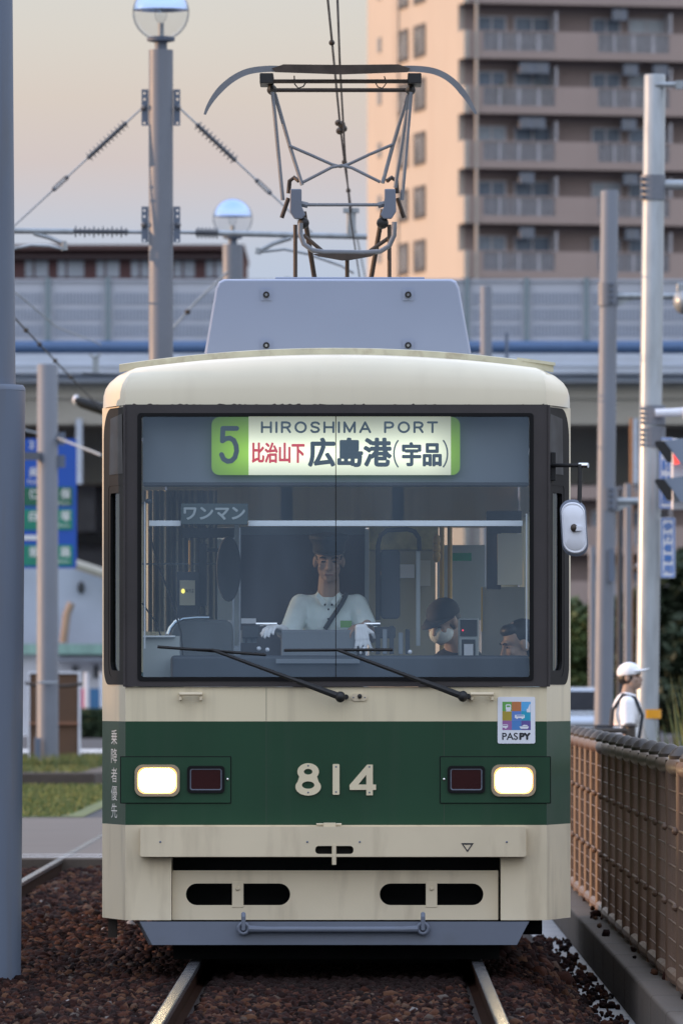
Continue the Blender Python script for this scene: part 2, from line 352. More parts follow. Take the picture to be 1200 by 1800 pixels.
# ballast stones: nobody could count them
def stone_mat():
    m = mat('ballast_stone', (.115, .040, .028), .9, var=.0, bump=.25, bscale=90, spec=.12)
    t = m.node_tree; n = t.nodes; l = t.links; b = n['Principled BSDF']
    at = n.new('ShaderNodeAttribute'); at.attribute_name = 'tint'
    cr = n.new('ShaderNodeValToRGB'); l.new(at.outputs['Fac'], cr.inputs[0]); e = cr.color_ramp.elements
    e[0].position = 0; e[0].color = (.008, .004, .0035, 1); e[1].position = 1; e[1].color = (.24, .22, .21, 1)
    for p, c in ((.3, (.015, .0062, .0052)), (.6, (.029, .0108, .0080)), (.82, (.060, .0225, .0135)), (.96, (.095, .046, .025)), (.993, (.07, .055, .045))):
        q = cr.color_ramp.elements.new(p); q.color = (*c, 1)
    l.new(cr.outputs[0], b.inputs['Base Color']); return m
def stones():
    rg = np.random.default_rng(3)
    bm = bmesh.new(); bmesh.ops.create_icosphere(bm, subdivisions=1, radius=1)
    bv = np.array([v.co[:] for v in bm.verts]); bf = np.array([[v.index for v in f.verts] for f in bm.faces]); bm.free()
    pts = []
    def area(x0, x1, y0, y1, sp, keep=None):
        nx_, ny_ = int((x1 - x0) / sp), int((y1 - y0) / sp)
        gx, gy = np.meshgrid(np.arange(nx_), np.arange(ny_))
        px = x0 + (gx.ravel() + rg.random(nx_ * ny_)) * sp; py = y0 + (gy.ravel() + rg.random(nx_ * ny_)) * sp
        for a, b in zip(px, py):
            if keep and not keep(a, b): continue
            if abs(abs(a) - .7175) < .06 or (-2.52 < a < -2.34) or (-3.95 < a < -3.77): continue
            pts.append((a, b, ballast_z(a, b), sp))
    area(-2.35, 1.36, -10, 3, .037)
    area(-3.6, -.8, 3, 12, .048)
    area(-4.6, -.8, 12, Y0 - .02, .055)
    area(-.8, 1.36, 3, 9, .07)
    area(1.36, 1.60, -10, 14, .042, lambda a, b: rnd.random() < .16 + .5 * max(0, (1.41 - a) / .05))
    area(1.66, 2.1, -8, 16, .06, lambda a, b: rnd.random() < .018)
    p = np.array(pts); n = len(p)
    rad = p[:, 3:4] * (.38 + .55 * rg.random((n, 1)) ** 1.8); rad = rad * (.6 + .75 * rg.random((n, 3))); rad[:, 2] *= .85; rad[p[:, 0] > 1.40] *= .72
    rot = rg.random((n, 3)) * 6.28
    ca, sa = np.cos(rot), np.sin(rot)
    v = bv[None] * (1 + .5 * (rg.random((n, len(bv), 1)) - .5)) * rad[:, None, :]
    for ax, (i, j) in enumerate(((1, 2), (0, 2), (0, 1))):
        c_, s_ = ca[:, ax:ax + 1], sa[:, ax:ax + 1]
        a_, b_ = v[:, :, i].copy(), v[:, :, j].copy(); v[:, :, i] = a_ * c_ - b_ * s_; v[:, :, j] = a_ * s_ + b_ * c_
    base = p[:, :3].copy(); base[:, 2] += (rg.random(n) - .35) * .025
    out_ = p[:, 0] > 1.36; base[out_, 2] = np.where(p[out_, 0] > 1.62, -.085, -.325)
    v += base[:, None, :]
    f = bf[None] + (np.arange(n) * len(bv))[:, None, None]
    me = bpy.data.meshes.new('ballast'); V = v.reshape(-1, 3); Fc = f.reshape(-1, 3)
    me.vertices.add(len(V)); me.vertices.foreach_set('co', V.ravel()); me.loops.add(Fc.size); me.loops.foreach_set('vertex_index', Fc.ravel().astype(np.int32))
    me.polygons.add(len(Fc)); me.polygons.foreach_set('loop_start', np.arange(0, Fc.size, 3, dtype=np.int32))
    at = me.attributes.new('tint', 'FLOAT', 'POINT'); tint = rg.random(n)
    tram_shade = np.clip((p[:, 1] + 2.1 + .5 * rg.standard_normal(n)) / 1.2, 0, 1) * np.clip((1.05 - np.abs(p[:, 0])) / .35, 0, 1)   # shade under and ahead of the tram, put into the stone tint
    tint = tint * (1 - .86 * tram_shade); at.data.foreach_set('value', np.repeat(tint, len(bv)).astype(np.float32))
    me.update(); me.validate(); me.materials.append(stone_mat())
    o = bpy.data.objects.new('ballast', me); COL.objects.link(o)
    tag(o, 'loose reddish brown ballast stones around the tram rails', 'ballast', kind='stuff')
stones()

def rail_obj(x, y0, y1, label, curve=None):
    prof = [(-.029, -.012), (-.029, -.003), (-.022, 0), (.022, 0), (.029, -.003), (.029, -.03), (.010, -.045), (.010, -.125), (.065, -.14), (.065, -.15), (-.065, -.15), (-.065, -.14), (-.010, -.125), (-.010, -.045), (-.029, -.03)]
    ys_ = np.linspace(y0, y1, 24 if curve else 2); n = len(prof); mb = MB(); vs = []
    for yy in ys_:
        dx = curve(yy) if curve else 0
        vs += [(x + dx + a, yy, b) for a, b in prof]
    for j in range(len(ys_) - 1):
        for i in range(n):
            mb.f.append([j * n + i, j * n + (i + 1) % n, (j + 1) * n + (i + 1) % n, (j + 1) * n + i]); mb.m.append(0 if i in (0, 1, 2, 3, 4) else 1)
    mb.v = vs; mb.f.append(list(range(n))); mb.m.append(1)
    o = mb.build('rail', [M['rail'], M['rail_rust']]); tag(o, label, 'rail', 'tram rails'); return o
bend = lambda y: max(0, (y - 46)) ** 2 * .004
rail_obj(-.7525, -14, 90, 'polished rail under the left side of the tram')
rail_obj(.7525, -14, 90, 'polished rail under the right side of the tram')
rail_obj(-2.43, -14, 90, 'polished rail of the other track curving over the crossing, nearer to the tram', bend)
rail_obj(-3.865, -14, 90, 'polished rail of the other track mostly hidden behind the nearest grey pole', bend)
# ---------------------------------------------------------------- tram
tram = thing('tram', (0, 6, 0), 'cream and green tram with lit headlights and a pantograph', 'tram')
FT = front(42.0)
WH, CHX, CHY, LEN = 1.26, 1.12, .50, 12.0
ZB, ZN, ZG0, ZG1, ZW0, ZW1 = .22, .555, .727, 1.279, 1.462, 2.964
sh = MB()
xn = .876
plan = [(-WH, LEN), (-WH, CHY), (-CHX, 0), (-xn, 0), (xn, 0), (CHX, 0), (WH, CHY), (WH, LEN)]
lev = [ZB, ZN, ZG0, ZG1, ZW0]
for k in range(4):
    za, zb = lev[k], lev[k + 1]
    for i in range(len(plan) - 1):
        if k == 0 and i == 3: continue
        (xa, ya), (xb, yb) = plan[i], plan[i + 1]
        sh.add([(xa, ya, za), (xb, yb, za), (xb, yb, zb), (xa, ya, zb)], [(0, 1, 2, 3)], {2: 1, 3: 0}.get(k, 2))
# return faces of the notch
sh.add([(-xn, 0, ZB), (-xn, .4, ZB), (-xn, .4, ZN), (-xn, 0, ZN)], [(0, 1, 2, 3)], 2)
sh.add([(xn, 0, ZB), (xn, .4, ZB), (xn, .4, ZN), (xn, 0, ZN)], [(0, 1, 2, 3)], 2)
body = sh.build('body', [M['cream'], M['green'], M['cream_low']], tram)
# dome and roof
dm = MB()
rings = [(ZW1, 0, 0), (3.03, .004, .02), (3.07, .018, .05), (3.10, .045, .07), (3.125, .09, .09), (3.14, .16, .10), (3.146, .34, .10)]
def planr(ins):
    pts = []
    for i in range(5): pts.append((-WH + ins * .8, LEN - (LEN - CHY - .1) * i / 4))
    a, b = Vector((-WH + ins * .8, CHY + .05 + ins)), Vector((-CHX + ins * .35, 0 + ins))
    for i in range(1, 6):
        t = i / 5; q = a.lerp(b, t); bul = math.sin(t * math.pi) * .02; pts.append((q.x - bul, q.y - bul))
    nfr = 24
    for i in range(1, nfr): pts.append((b.x + (-2 * b.x) * i / nfr, b.y))
    return pts + [(-x_, y_) for x_, y_ in pts[9::-1]]
vs = []; npn = None
for z, ins, A in rings:
    pl = planr(ins); npn = len(pl)
    vs += [(x_, y_, z + A * (1 - (x_ / WH) ** 2)) for x_, y_ in pl]
fs = [(k * npn + i, k * npn + i + 1, (k + 1) * npn + i + 1, (k + 1) * npn + i) for k in range(len(rings) - 1) for i in range(npn - 1)]
fs.append(tuple(range((len(rings) - 1) * npn, len(rings) * npn)))
dm.add(vs, fs).build('roof', M['cream_dome'], tram, smooth=True, angle=50)
# weather strip over the dome
st = MB(); n = 30; vs = []
for i in range(n + 1):
    x_ = -1.165 + 2.33 * i / n; z_ = 3.146 + .10 * (1 - (x_ / WH) ** 2) - .006
    for dy, dz in ((0, 0), (0, .040), (.03, .044), (.03, 0)): vs.append((x_, .33 + dy + .05 * (x_ / 1.17) ** 2, z_ + dz))
fs = [(i * 4 + j, i * 4 + (j + 1) % 4, (i + 1) * 4 + (j + 1) % 4, (i + 1) * 4 + j) for i in range(n) for j in range(4)] + [(0, 1, 2, 3), (n * 4, n * 4 + 1, n * 4 + 2, n * 4 + 3)]
st.add(vs, fs); st.build('roof_strip', M['strip'], tram)
rs_ = MB(); vs = []
for i in range(7):
    x_ = .97 + .205 * i / 6; z_ = 3.146 + .10 * (1 - (x_ / WH) ** 2) + .030
    for dy, dz in ((0, 0), (0, .016), (.03, .016), (.03, 0)): vs.append((x_, .365 + dy, z_ + dz))
rs_.add(vs, [(i * 4 + j, i * 4 + (j + 1) % 4, (i + 1) * 4 + (j + 1) % 4, (i + 1) * 4 + j) for i in range(6) for j in range(4)] + [(0, 1, 2, 3), (24, 25, 26, 27)]).build('strip_end', M['strip'], tram)

# windscreen frame, glass
fr = MB()
plate(fr, [rrect(219, 963, 711, 1207, 2), rrect(247, 932, 730, 1192, 5)], lambda u, v: P(u, v, 41.985), lambda u, v: P(u, v, 42.05))
fr.build('windscreen_frame', M['frame'], tram, bevel=.004)
rg0 = random.Random(4); fl = MB(); us = [224]
while us[-1] < 955: us.append(us[-1] + rg0.uniform(1.5, 7))
hs = [(rg0.uniform(.6, 2.2) if rg0.random() < (.34 if u < 640 else .15) else .12) for u in us]
for k in range(len(us) - 1): pass
fl.add([FT(u, 711.3, .003) for u in us] + [FT(u, 711.3 - h, .003) for u, h in zip(us, hs)], [(k, k + 1, len(us) + k + 1, len(us) + k) for k in range(len(us) - 1)])
fl.build('flaked_paint', M['panto_dark'], tram)
gk = MB(); plate(gk, [rrect(242, 937, 726, 1197, 6), rrect(249, 930, 732, 1190, 4)], lambda u, v: P(u, v, 41.979), lambda u, v: P(u, v, 42.03)); gk.build('windscreen_gasket', M['rubber'], tram)
for a, b in ((248, 589.2), (590.8, 931)):
    MB().add([FT(a, 731, -.012), FT(b, 731, -.012), FT(b, 1191, -.012), FT(a, 1191, -.012)], [(0, 1, 2, 3)]).build('windscreen_pane', M['glass'], tram)
MB().box(P(589.3, 0, 42).x, P(590.7, 0, 42).x, .004, .02, P(0, 1191, 42).z, P(0, 731, 42).z).build('windscreen_seal', M['rubber'], tram)

# chamfers with quarter windows
def chamfer(side):
    ax, ay, bx, by = side * CHX, 0.0, side * WH, CHY
    nrm = Vector((side * CHY, -(WH - CHX), 0)).normalized()
    def fn(off):
        return lambda t, z: Vector((ax + (bx - ax) * t, ay + (by - ay) * t, z)) + nrm * off
    z0, z1 = ZW0, ZW1
    hz0, hz1 = 1.475, 2.955
    K = 2.0
    hole = rrect(-.0, .86, hz0, hz1, (.36, .0, .0, .22) if True else 0, 8)
    hole = rr_t(0.02, .91, hz0, hz1, .34, .22)
    m_ = MB(); plate(m_, [[(0, z0), (1, z0), (1, z1), (0, z1)], hole], fn(0), fn(-.04)); m_.build('corner_panel', M['cream'], tram)
    fr_ = MB(); plate(fr_, [rr_t(.02, .91, hz0, hz1, .34, .22), rr_t(.16, .70, hz0 + .04, 2.54, .05, .16)], fn(.004), fn(-.03)); fr_.build('quarter_window_frame', M['rubber'], tram)
    sa = MB(); plate(sa, [rr_t(.16, .70, hz0 + .04, 2.54, .05, .16), rr_t(.24, .63, hz0 + .075, 2.50, .04, .12)], fn(.002), fn(-.03)); sa.build('quarter_window_sash', M['rubber'], tram)
    MB().add([fn(-.012)(*q) for q in rr_t(.24, .63, hz0 + .075, 2.50, .04, .12)], [tuple(range(len(rr_t(.24, .63, 0, 1, .04, .12))))]).build('quarter_window_pane', M['quarter_glass'], tram)
    # upper dark glass of the corner
    MB().add([fn(.007)(*q) for q in ((.06, 2.60), (.64, 2.60), (.60, 2.90), (.10, 2.92))], [(0, 1, 2, 3)]).build('corner_dark_glass', M['dark_glass'], tram)
def rr_t(u0, u1, v0, v1, ru, rl, n=8):
    "rectangle in (t, z) whose outer corners are rounded; the chamfer is 0.52 m long so t is stretched"
    k = .30; pts = [(u0, v0), (u0, v1)]
    tu, tl = ru * .9, rl * .9
    for i in range(n + 1):
        a = math.pi / 2 * i / n; pts.append((u1 - tu + tu * math.sin(a), v1 - ru * k * 1.6 + ru * k * 1.6 * math.cos(a)))
    for i in range(n + 1):
        a = math.pi / 2 * i / n; pts.append((u1 - tl + tl * math.cos(a), v0 + rl * k * 1.6 - rl * k * 1.6 * math.sin(a)))
    return pts
M['dark_glass'] = mat('dark_corner_glass', (.012, .012, .014), .35, var=.2, scale=6, spec=.15)
chamfer(-1); chamfer(1)
for a, b in ((217, 221.5), (962, 966)):
    MB().box(P(a, 0, 42).x, P(b, 0, 42).x, -.028, .0, P(0, 1207, 42).z, P(0, 712, 42).z).build('corner_trim', M['frame'], tram, bevel=.003)

# side and rear walls between belt and roof
wy = [CHY, CHY + .14]
pil = []
nwin = 9; pitch = (LEN - CHY - .1) / nwin
for s_ in (-1, 1):
    up = MB().box(*sorted((s_ * WH, s_ * (WH - .05))), CHY + .003, LEN, 2.60, ZW1); up.build('side_header', M['cream'], tram)
    for k in range(nwin + 1):
        y_ = CHY + .003 + k * pitch
        MB().box(*sorted((s_ * WH, s_ * (WH - .05))), y_, y_ + .10, ZW0, 2.598).build('side_pillar', M['cream'], tram)
        if k < nwin:
            MB().box(*sorted((s_ * (WH - .025), s_ * (WH - .030))), y_ + .10, y_ + pitch, ZW0, 2.598).build('side_window', M['side_glass'], tram)
for x0, x1 in ((-1.2, -1.02), (-.42, -.34), (.34, .42), (1.02, 1.2)):
    MB().box(x0, x1, LEN - .04, LEN, ZW0, ZW1).build('rear_pillar', M['cream'], tram)
MB().box(-1.02, 1.02, LEN - .04, LEN, 2.55, ZW1).build('rear_header', M['cream'], tram)
MB().box(-WH, WH, LEN - .03, LEN, ZB, ZW0 - .002).build('rear_wall', M['cream'], tram)
for x0, x1 in ((-1.02, -.42), (-.34, .34), (.42, 1.02)):
    MB().box(x0, x1, LEN - .022, LEN - .018, ZW0, 2.55).build('rear_window', M['side_glass'], tram)

# stripe-level details on the front
pn = .012
def head_unit(a, b, lamp, tail):
    m_ = MB(); plate(m_, [rrect(a, b, 1331, 1411, 1)], lambda u, v: FT(u, v, .008), lambda u, v: FT(u, v, -.01))
    pan = m_.build('lamp_panel', M['green'], tram)
    g = MB(); plate(g, [rrect(a - 1.6, b + 1.6, 1329.4, 1412.6, 1.5), rrect(a, b, 1331, 1411, 1)], lambda u, v: FT(u, v, .002), lambda u, v: FT(u, v, -.01)); g.build('panel_gap', M['rubber'], pan)
    bz = MB(); plate(bz, [rrect(lamp[0], lamp[1], 1344, 1400, 14), rrect(lamp[0] + 4.5, lamp[1] - 4.5, 1348.5, 1395.5, 14)], lambda u, v: FT(u, v, .026), lambda u, v: FT(u, v, .007)); bz.build('lamp_bezel', M['chrome_glow'], pan, bevel=.006, smooth=True)
    rf_ = MB(); plate(rf_, [rrect(lamp[0] + 4.6, lamp[1] - 4.6, 1348.6, 1395.4, 14), rrect(lamp[0] + 7.5, lamp[1] - 7.5, 1351.2, 1392.8, 15)], lambda u, v: FT(u, v, .014), lambda u, v: FT(u, v, .005)); rf_.build('lamp_reflector', M['reflector'], pan)
    ln = MB(); poly = rrect(lamp[0] + 7.5, lamp[1] - 7.5, 1351.2, 1392.8, 15)
    cx_, cy_ = (lamp[0] + lamp[1]) / 2, 1372
    n_ = len(poly); vs_ = [FT(u, v, .012) for u, v in poly] + [FT(cx_ + (u - cx_) * .6, cy_ + (v - cy_) * .6, .024) for u, v in poly] + [FT(cx_, cy_, .028)]
    ln.add(vs_, [(i, (i + 1) % n_, n_ + (i + 1) % n_, n_ + i) for i in range(n_)] + [(n_ + i, n_ + (i + 1) % n_, 2 * n_) for i in range(n_)]).build('headlight', M['head'], tram, smooth=True)
    tb = MB(); plate(tb, [rrect(tail[0] - 5, tail[1] + 5, 1346, 1394, 7), rrect(tail[0], tail[1], 1351, 1389, 4)], lambda u, v: FT(u, v, .020), lambda u, v: FT(u, v, .006)); tb.build('tail_light_bezel', M['rubber'], pan, bevel=.002)
    tl = MB(); plate(tl, [rrect(tail[0], tail[1], 1351, 1389, 4)], lambda u, v: FT(u, v, .013), lambda u, v: FT(u, v, .006)); tlo = tl.build('tail_light', M['red_lens'], tram)
    ed = MB(); plate(ed, [rrect(tail[0], tail[1], 1351, 1389, 4), rrect(tail[0] + 2, tail[1] - 2, 1353, 1387, 3)], lambda u, v: FT(u, v, .0155), lambda u, v: FT(u, v, .0135)); ed.build('lens_rim', M['steel_blue'], tlo)
    sx = 400 if a < 500 else 780
    MB().ball(FT(sx, 1370, .010), (.007, .004, .008), 10, 6).build('panel_screw', M['chrome'], pan, smooth=True)
head_unit(213, 405, (237, 316), (334, 390))
head_unit(774, 966, (863, 941), (791, 847))

def fplate(name, polys, l0, l1, m_, parent, bevel=0):
    mb = MB(); plate(mb, polys, lambda u, v: FT(u, v, l1), lambda u, v: FT(u, v, l0)); return mb.build(name, m_, parent, bevel=bevel)
# number plates 8 1 4
def fat(pts_list):  return pts_list
eight_o = arc(541.5, 1383, 22.5, 15.5, -35, 215, 18) + arc(541.5, 1356.5, 19, 15, 145, 395, 18)
d8 = fplate('number_eight', [eight_o, ellipse(541.5, 1356.5, 7.5, 5), ellipse(541.5, 1380, 11, 6.5)], -.002, .012, M['cream'], tram, .002)
d1 = fplate('number_one', [rrect(584.5, 596.5, 1343, 1397, 2)], -.002, .012, M['cream'], tram, .002)
d4 = fplate('number_four', [[(645, 1344), (655, 1344), (655, 1379), (660.5, 1379), (660.5, 1388.5), (655, 1388.5), (655, 1398), (643.5, 1398), (643.5, 1388.5), (614.5, 1388.5), (614, 1380)], [(643.5, 1362), (643.5, 1379), (629.5, 1379)]], -.002, .012, M['cream'], tram, .002)
for d_, pts_ in ((d8, ((541.5, 1346), (541.5, 1393))), (d1, ((590.5, 1348), (590.5, 1392))), (d4, ((649, 1348), (649, 1393)))):
    for u, v in pts_: MB().ball(FT(u, v, .0125), (.005, .002, .005), 8, 5).build('screw', M['steel_blue'], d_)
# handles
for a, b in ((315, 356), (826, 867)):
    h = MB(); h.tube([FT(a, 1220, .05), FT(b, 1220, .05)], .010, 10)
    h.box(*sorted((FT(a, 0).x, FT(a + 5, 0).x)), -.05, -.001, FT(0, 1231).z, FT(0, 1217).z); h.box(*sorted((FT(b - 5, 0).x, FT(b, 0).x)), -.05, -.001, FT(0, 1231).z, FT(0, 1217).z)
    h.build('grab_handle', M['cream_low'], tram, bevel=.003)
for u, v0, v1 in ((468, 1209, 1267), (780, 1269, 1329), (780, 1413, 1450), (468, 1269, 1450)): fplate('panel_seam', [[(u - .35, v0), (u + .35, v0), (u + .35, v1), (u - .35, v1)]], -.001, .0006, M['cap_seam'] if 'cap_seam' in M else M.setdefault('cap_seam', mat('seam', (.016, .045, .024) if False else (.05, .06, .045), .7)), tram)
lp = fplate('latch_plate', [rrect(617, 645, 1219, 1232, 6)], -.001, .008, M['cream_low'], tram, .002)
MB().ball(FT(632, 1224, .012), (.012, .014, .013), 12, 8).build('latch_knob', M['black'], lp, smooth=True)
for u in (621, 641): MB().ball(FT(u, 1226, .009), (.004, .003, .004), 8, 5).build('latch_screw', M['steel_blue'], lp)
MB().tube([FT(556, 1449, .02), FT(600, 1449, .02)], .006, 8).build('latch_pin', M['cream_low'], tram)
MB().box(FT(568, 0).x, FT(590, 0).x, -.06, -.001, FT(0, 1454).z, FT(0, 1446).z).build('latch_block', M['cream_low'], tram, bevel=.003)
# wipers
def wiper(piv, elbow, ba, bb):
    D_ = 41.90
    a = MB(); p0, p1 = P(piv[0], piv[1], D_), P(elbow[0], elbow[1], D_ + .03)
    mid = p0.lerp(p1, .33); a.tube([p0, mid], [.020, .015], 10); a.tube([mid, p1], [.0115, .008], 8)
    arm = a.build('wiper_arm', M['black'], tram, smooth=True)
    MB().ball(p0, (.028, .035, .030), 14, 8).build('wiper_pivot', M['black'], arm, smooth=True)
    MB().tube([p0 + Vector((.03, .02, .0)), p0 + Vector((.03, .10, .0))], .014, 8).build('wiper_spindle', M['black'], arm)
    b = MB(); q0, q1 = P(ba[0], ba[1], D_ + .045), P(bb[0], bb[1], D_ + .045); qm = P(elbow[0], elbow[1] , D_ + .035)
    b.tube([q0, q1], .008, 8); b.tube([q0.lerp(q1, .25), qm, q0.lerp(q1, .75)], .006, 6)
    b.build('wiper_blade', M['black'], tram, smooth=True)
wiper((598, 1225), (372, 1142), (277, 1137), (467, 1151))
wiper((813, 1224), (592, 1142), (499, 1143), (690, 1142))
# sticker with the transit card logo
stk = fplate('sticker', [rrect(874, 940, 1225, 1307, 3)], .001, .005, M['white_plate'], tram)
pal = [[(110, 180, 90), (200, 125, 75), (95, 185, 245)], [(180, 160, 60), (100, 140, 215), (35, 170, 205)], [(165, 110, 170), (80, 140, 210), (105, 90, 165)]]
for r_ in range(3):
    for c_ in range(3):
        u, v = 882.3 + c_ * 16.6, 1233.5 + r_ * 16.6
        mm = mat('logo_tile', tuple(c * .8 for c in srgb(*pal[r_][c_])), .4, var=.02)
        MB().add([FT(u, v, .0056), FT(u + 16.5, v, .0056), FT(u + 16.5, v + 16.5, .0056), FT(u, v + 16.5, .0056)], [(0, 1, 2, 3)]).build('logo_tile', mm, stk)
def icon(polys, lay=.0062, m_='white_plate'):
    mb = MB()
    vs_, fs_ = tess(polys); mb.add([FT(u, v, lay) for u, v in vs_], fs_); mb.build('logo_pictogram', M[m_], stk)
icon([rrect(888.3, 897.5, 1238, 1248.5, 2), rrect(889.8, 896, 1240, 1243.2, .8)]); icon([[(888, 1250.5), (889.5, 1248.6), (896.5, 1248.6), (898, 1250.5)]])
icon([rrect(904, 921.5, 1256.5, 1262.2, 1.2), rrect(907, 920, 1257.5, 1259.2, .3)]); icon([ellipse(908, 1262.6, 1.6, 1.4, 10)], .0064); icon([ellipse(917.5, 1262.6, 1.6, 1.4, 10)], .0064)
icon([rrect(882.6, 892, 1273.5, 1279, 1.2), rrect(883, 891, 1274.5, 1276, .3)]); icon([ellipse(888, 1279.5, 1.6, 1.3, 10)], .0064)
icon([[(912, 1277), (929, 1277), (927, 1281), (914.5, 1281)]]); icon([[(916, 1276.4), (920, 1274), (926, 1274.5), (927, 1276.4)]], .0064)
icon([rrect(925, 931.5, 1246, 1252, .5)]); icon([[(927, 1246), (930, 1238), (931.5, 1238), (931.5, 1246)]], .0064)
t_ = MB(); text(t_, 'PAS', 882, 909.5, 1288, 1300.5, lambda u, v, l: FT(u, v, .0058 + l), .25, 4); text(t_, 'PY', 912, 932, 1288, 1300.5, lambda u, v, l: FT(u, v, .0058 + l), 1.0, 8); t_.build('lettering', M['ink'], stk)
# vertical lettering on the left chamfer
vl = MB()
nrmL = Vector((-CHY, -(WH - CHX), 0)).normalized()
def chl(u, v, l):   # u in 0..1 over the chamfer, v = pixel row
    zz = (1690 - v) / 330
    return Vector((-CHX - (WH - CHX) * u, CHY * u, zz)) + nrmL * (.002 + l)
for ch, y_ in zip('乗降者優先', (1283, 1316, 1350, 1382, 1413)):
    text(vl, ch, .60, .34, y_, y_ + 26, lambda u, v, l: chl(u, v, l), 0.0)
vl.build('lettering', M['white_ink'], tram)

# bumper beam, notch, lower panel, deflector
bm_ = MB(); D_ = 41.93
bp = lambda D: (lambda u, v: P(u, v, D))
plate(bm_, [rrect(247, 924, 1453, 1506, 4), rrect(554, 621, 1487, 1501, 6)], bp(41.92), bp(42.0)); beam = bm_.build('bumper_beam', M['cream_low'], tram, bevel=.012)
MB().box(P(552, 0, 41.97).x, P(623, 0, 41.97).x, -.03, -.005, P(0, 1502, 42).z, P(0, 1486, 42).z).build('coupler_recess', M['void'], beam)
MB().tube([P(587, 1484, 41.925), P(587, 1520, 41.925)], .012, 10).build('coupler_pin', M['cream_low'], beam)
tri = MB(); plate(tri, [[(810, 1482), (832, 1482), (821, 1498)], [(814, 1484.6), (828, 1484.6), (821, 1494.6)]], bp(41.918), bp(41.921)); tri.build('triangle_mark', M['ink'], beam)
for u in (282, 540, 632, 890): MB().ball(P(u, 1480, 41.919), (.006, .003, .006), 8, 5).build('beam_screw', M['steel_blue'], beam)
MB().box(-xn + .002, xn - .002, .35, .36, .0, ZN + .1).build('front_bulkhead', M['void'], tram)
MB().box(-1.05, 1.05, .9, LEN - .6, .24, .60).build('underframe', M['void'], tram)
for y_ in (3.3, 8.9):
    bg_ = MB(); bg_.box(-.64, .64, y_ - 1.5, y_ + 1.5, .10, .5); bg_.box(-1.0, -.84, y_ - 1.3, y_ + 1.3, .12, .55); bg_.box(.84, 1.0, y_ - 1.3, y_ + 1.3, .12, .55); bg_.build('bogie', M['void'], tram)
MB().box(-.66, .66, 1.1, 1.15, -.05, .4).build('lifeguard_board', M['void'], tram)
lpn = MB(); D_ = 42.06
plate(lpn, [rrect(303, 875, 1530, 1617, 1), rrect(327, 510, 1553, 1591, 19), rrect(667, 849, 1553, 1591, 19)], bp(D_), bp(D_ + .03)); lpo = lpn.build('lower_panel', M['cream_low'], tram, bevel=.003)
for u0, u1 in ((408, 428), (748, 768)):
    MB().box(P(u0, 0, D_).x, P(u1, 0, D_).x, D_ + CY - .004, D_ + CY + .02, P(0, 1595, D_).z, P(0, 1550, D_).z).build('slot_bracket', M['cream_low'], lpo, bevel=.002)
    MB().ball(P((u0 + u1) / 2, 1562, D_ - .006), (.012, .010, .012), 10, 6).build('bracket_bolt', M['cream_low'], lpo, smooth=True)
df = MB(); zt, zb_ = P(0, 1620, 41.9).z, P(0, 1661, 41.9).z
prof = [(246, 1620), (929, 1620), (908, 1661), (268, 1661)]
a_ = lambda u, v: P(u, v, 41.88)
df.prism(prof, a_, lambda u, v: P(u, v, 41.90))
df.prism([(247, 1620), (928, 1620), (928, 1625), (247, 1625)], lambda u, v: P(u, v, 41.90), lambda u, v: P(u, v, 42.3))
df.add([P(246, 1620, 41.88), P(268, 1661, 41.88), P(262, 1661, 42.3), P(240, 1620, 42.3)], [(0, 1, 2, 3)]); df.add([P(929, 1620, 41.88), P(908, 1661, 41.88), P(905, 1661, 42.3), P(930, 1620, 42.3)], [(0, 1, 2, 3)])
dfo = df.build('deflector', M['steel_blue'], tram)
for u, w in ((428, 1), (743, -1)):
    MB().tube([P(u, 1606, 41.87), P(u, 1612, 41.85), P(u, 1634, 41.85), P(u, 1638, 41.88)], .012, 10).build('hook', M['steel_blue'], dfo, smooth=True)
    e_ = MB(); ring = [P(u + 9 * math.cos(t), 1632 + 9 * math.sin(t), 41.855) for t in np.linspace(0, 2 * math.pi, 17)]; e_.tube(ring, .010, 8, caps=False)
    e_.tube([P(u + w * 9, 1633, 41.855), P(u + w * 40, 1634, 41.855)], [.020, .017], 10); e_.build('bar_eye', M['steel_blue'], dfo, smooth=True)
MB().tube([P(465, 1634, 41.855), P(706, 1634, 41.855)], .017, 12).build('tow_bar', M['steel_blue'], dfo, smooth=True)
# running gear
for y_ in (2.4, 4.2, 8.0, 9.8):
    for s_ in (-1, 1):
        w = MB(); w.tube([(s_ * .69, y_, .30), (s_ * .82, y_, .30)], .30, 28); w.tube([(s_ * .66, y_, .30), (s_ * .70, y_, .30)], .325, 28); w.build('wheel', M['panto_dark'], tram, smooth=True)
MB().box(P(190, 0, 42.5).x, P(206, 0, 42.5).x, .5, .56, P(0, 1648, 42.5).z, P(0, 1616, 42.5).z).build('step_bracket', M['panto_dark'], tram)
MB().tube([P(940, 1628, 42.3) - Vector((.12, 0, 0)), P(952, 1628, 42.3)], .045, 12).build('air_hose', M['rubber'], tram)
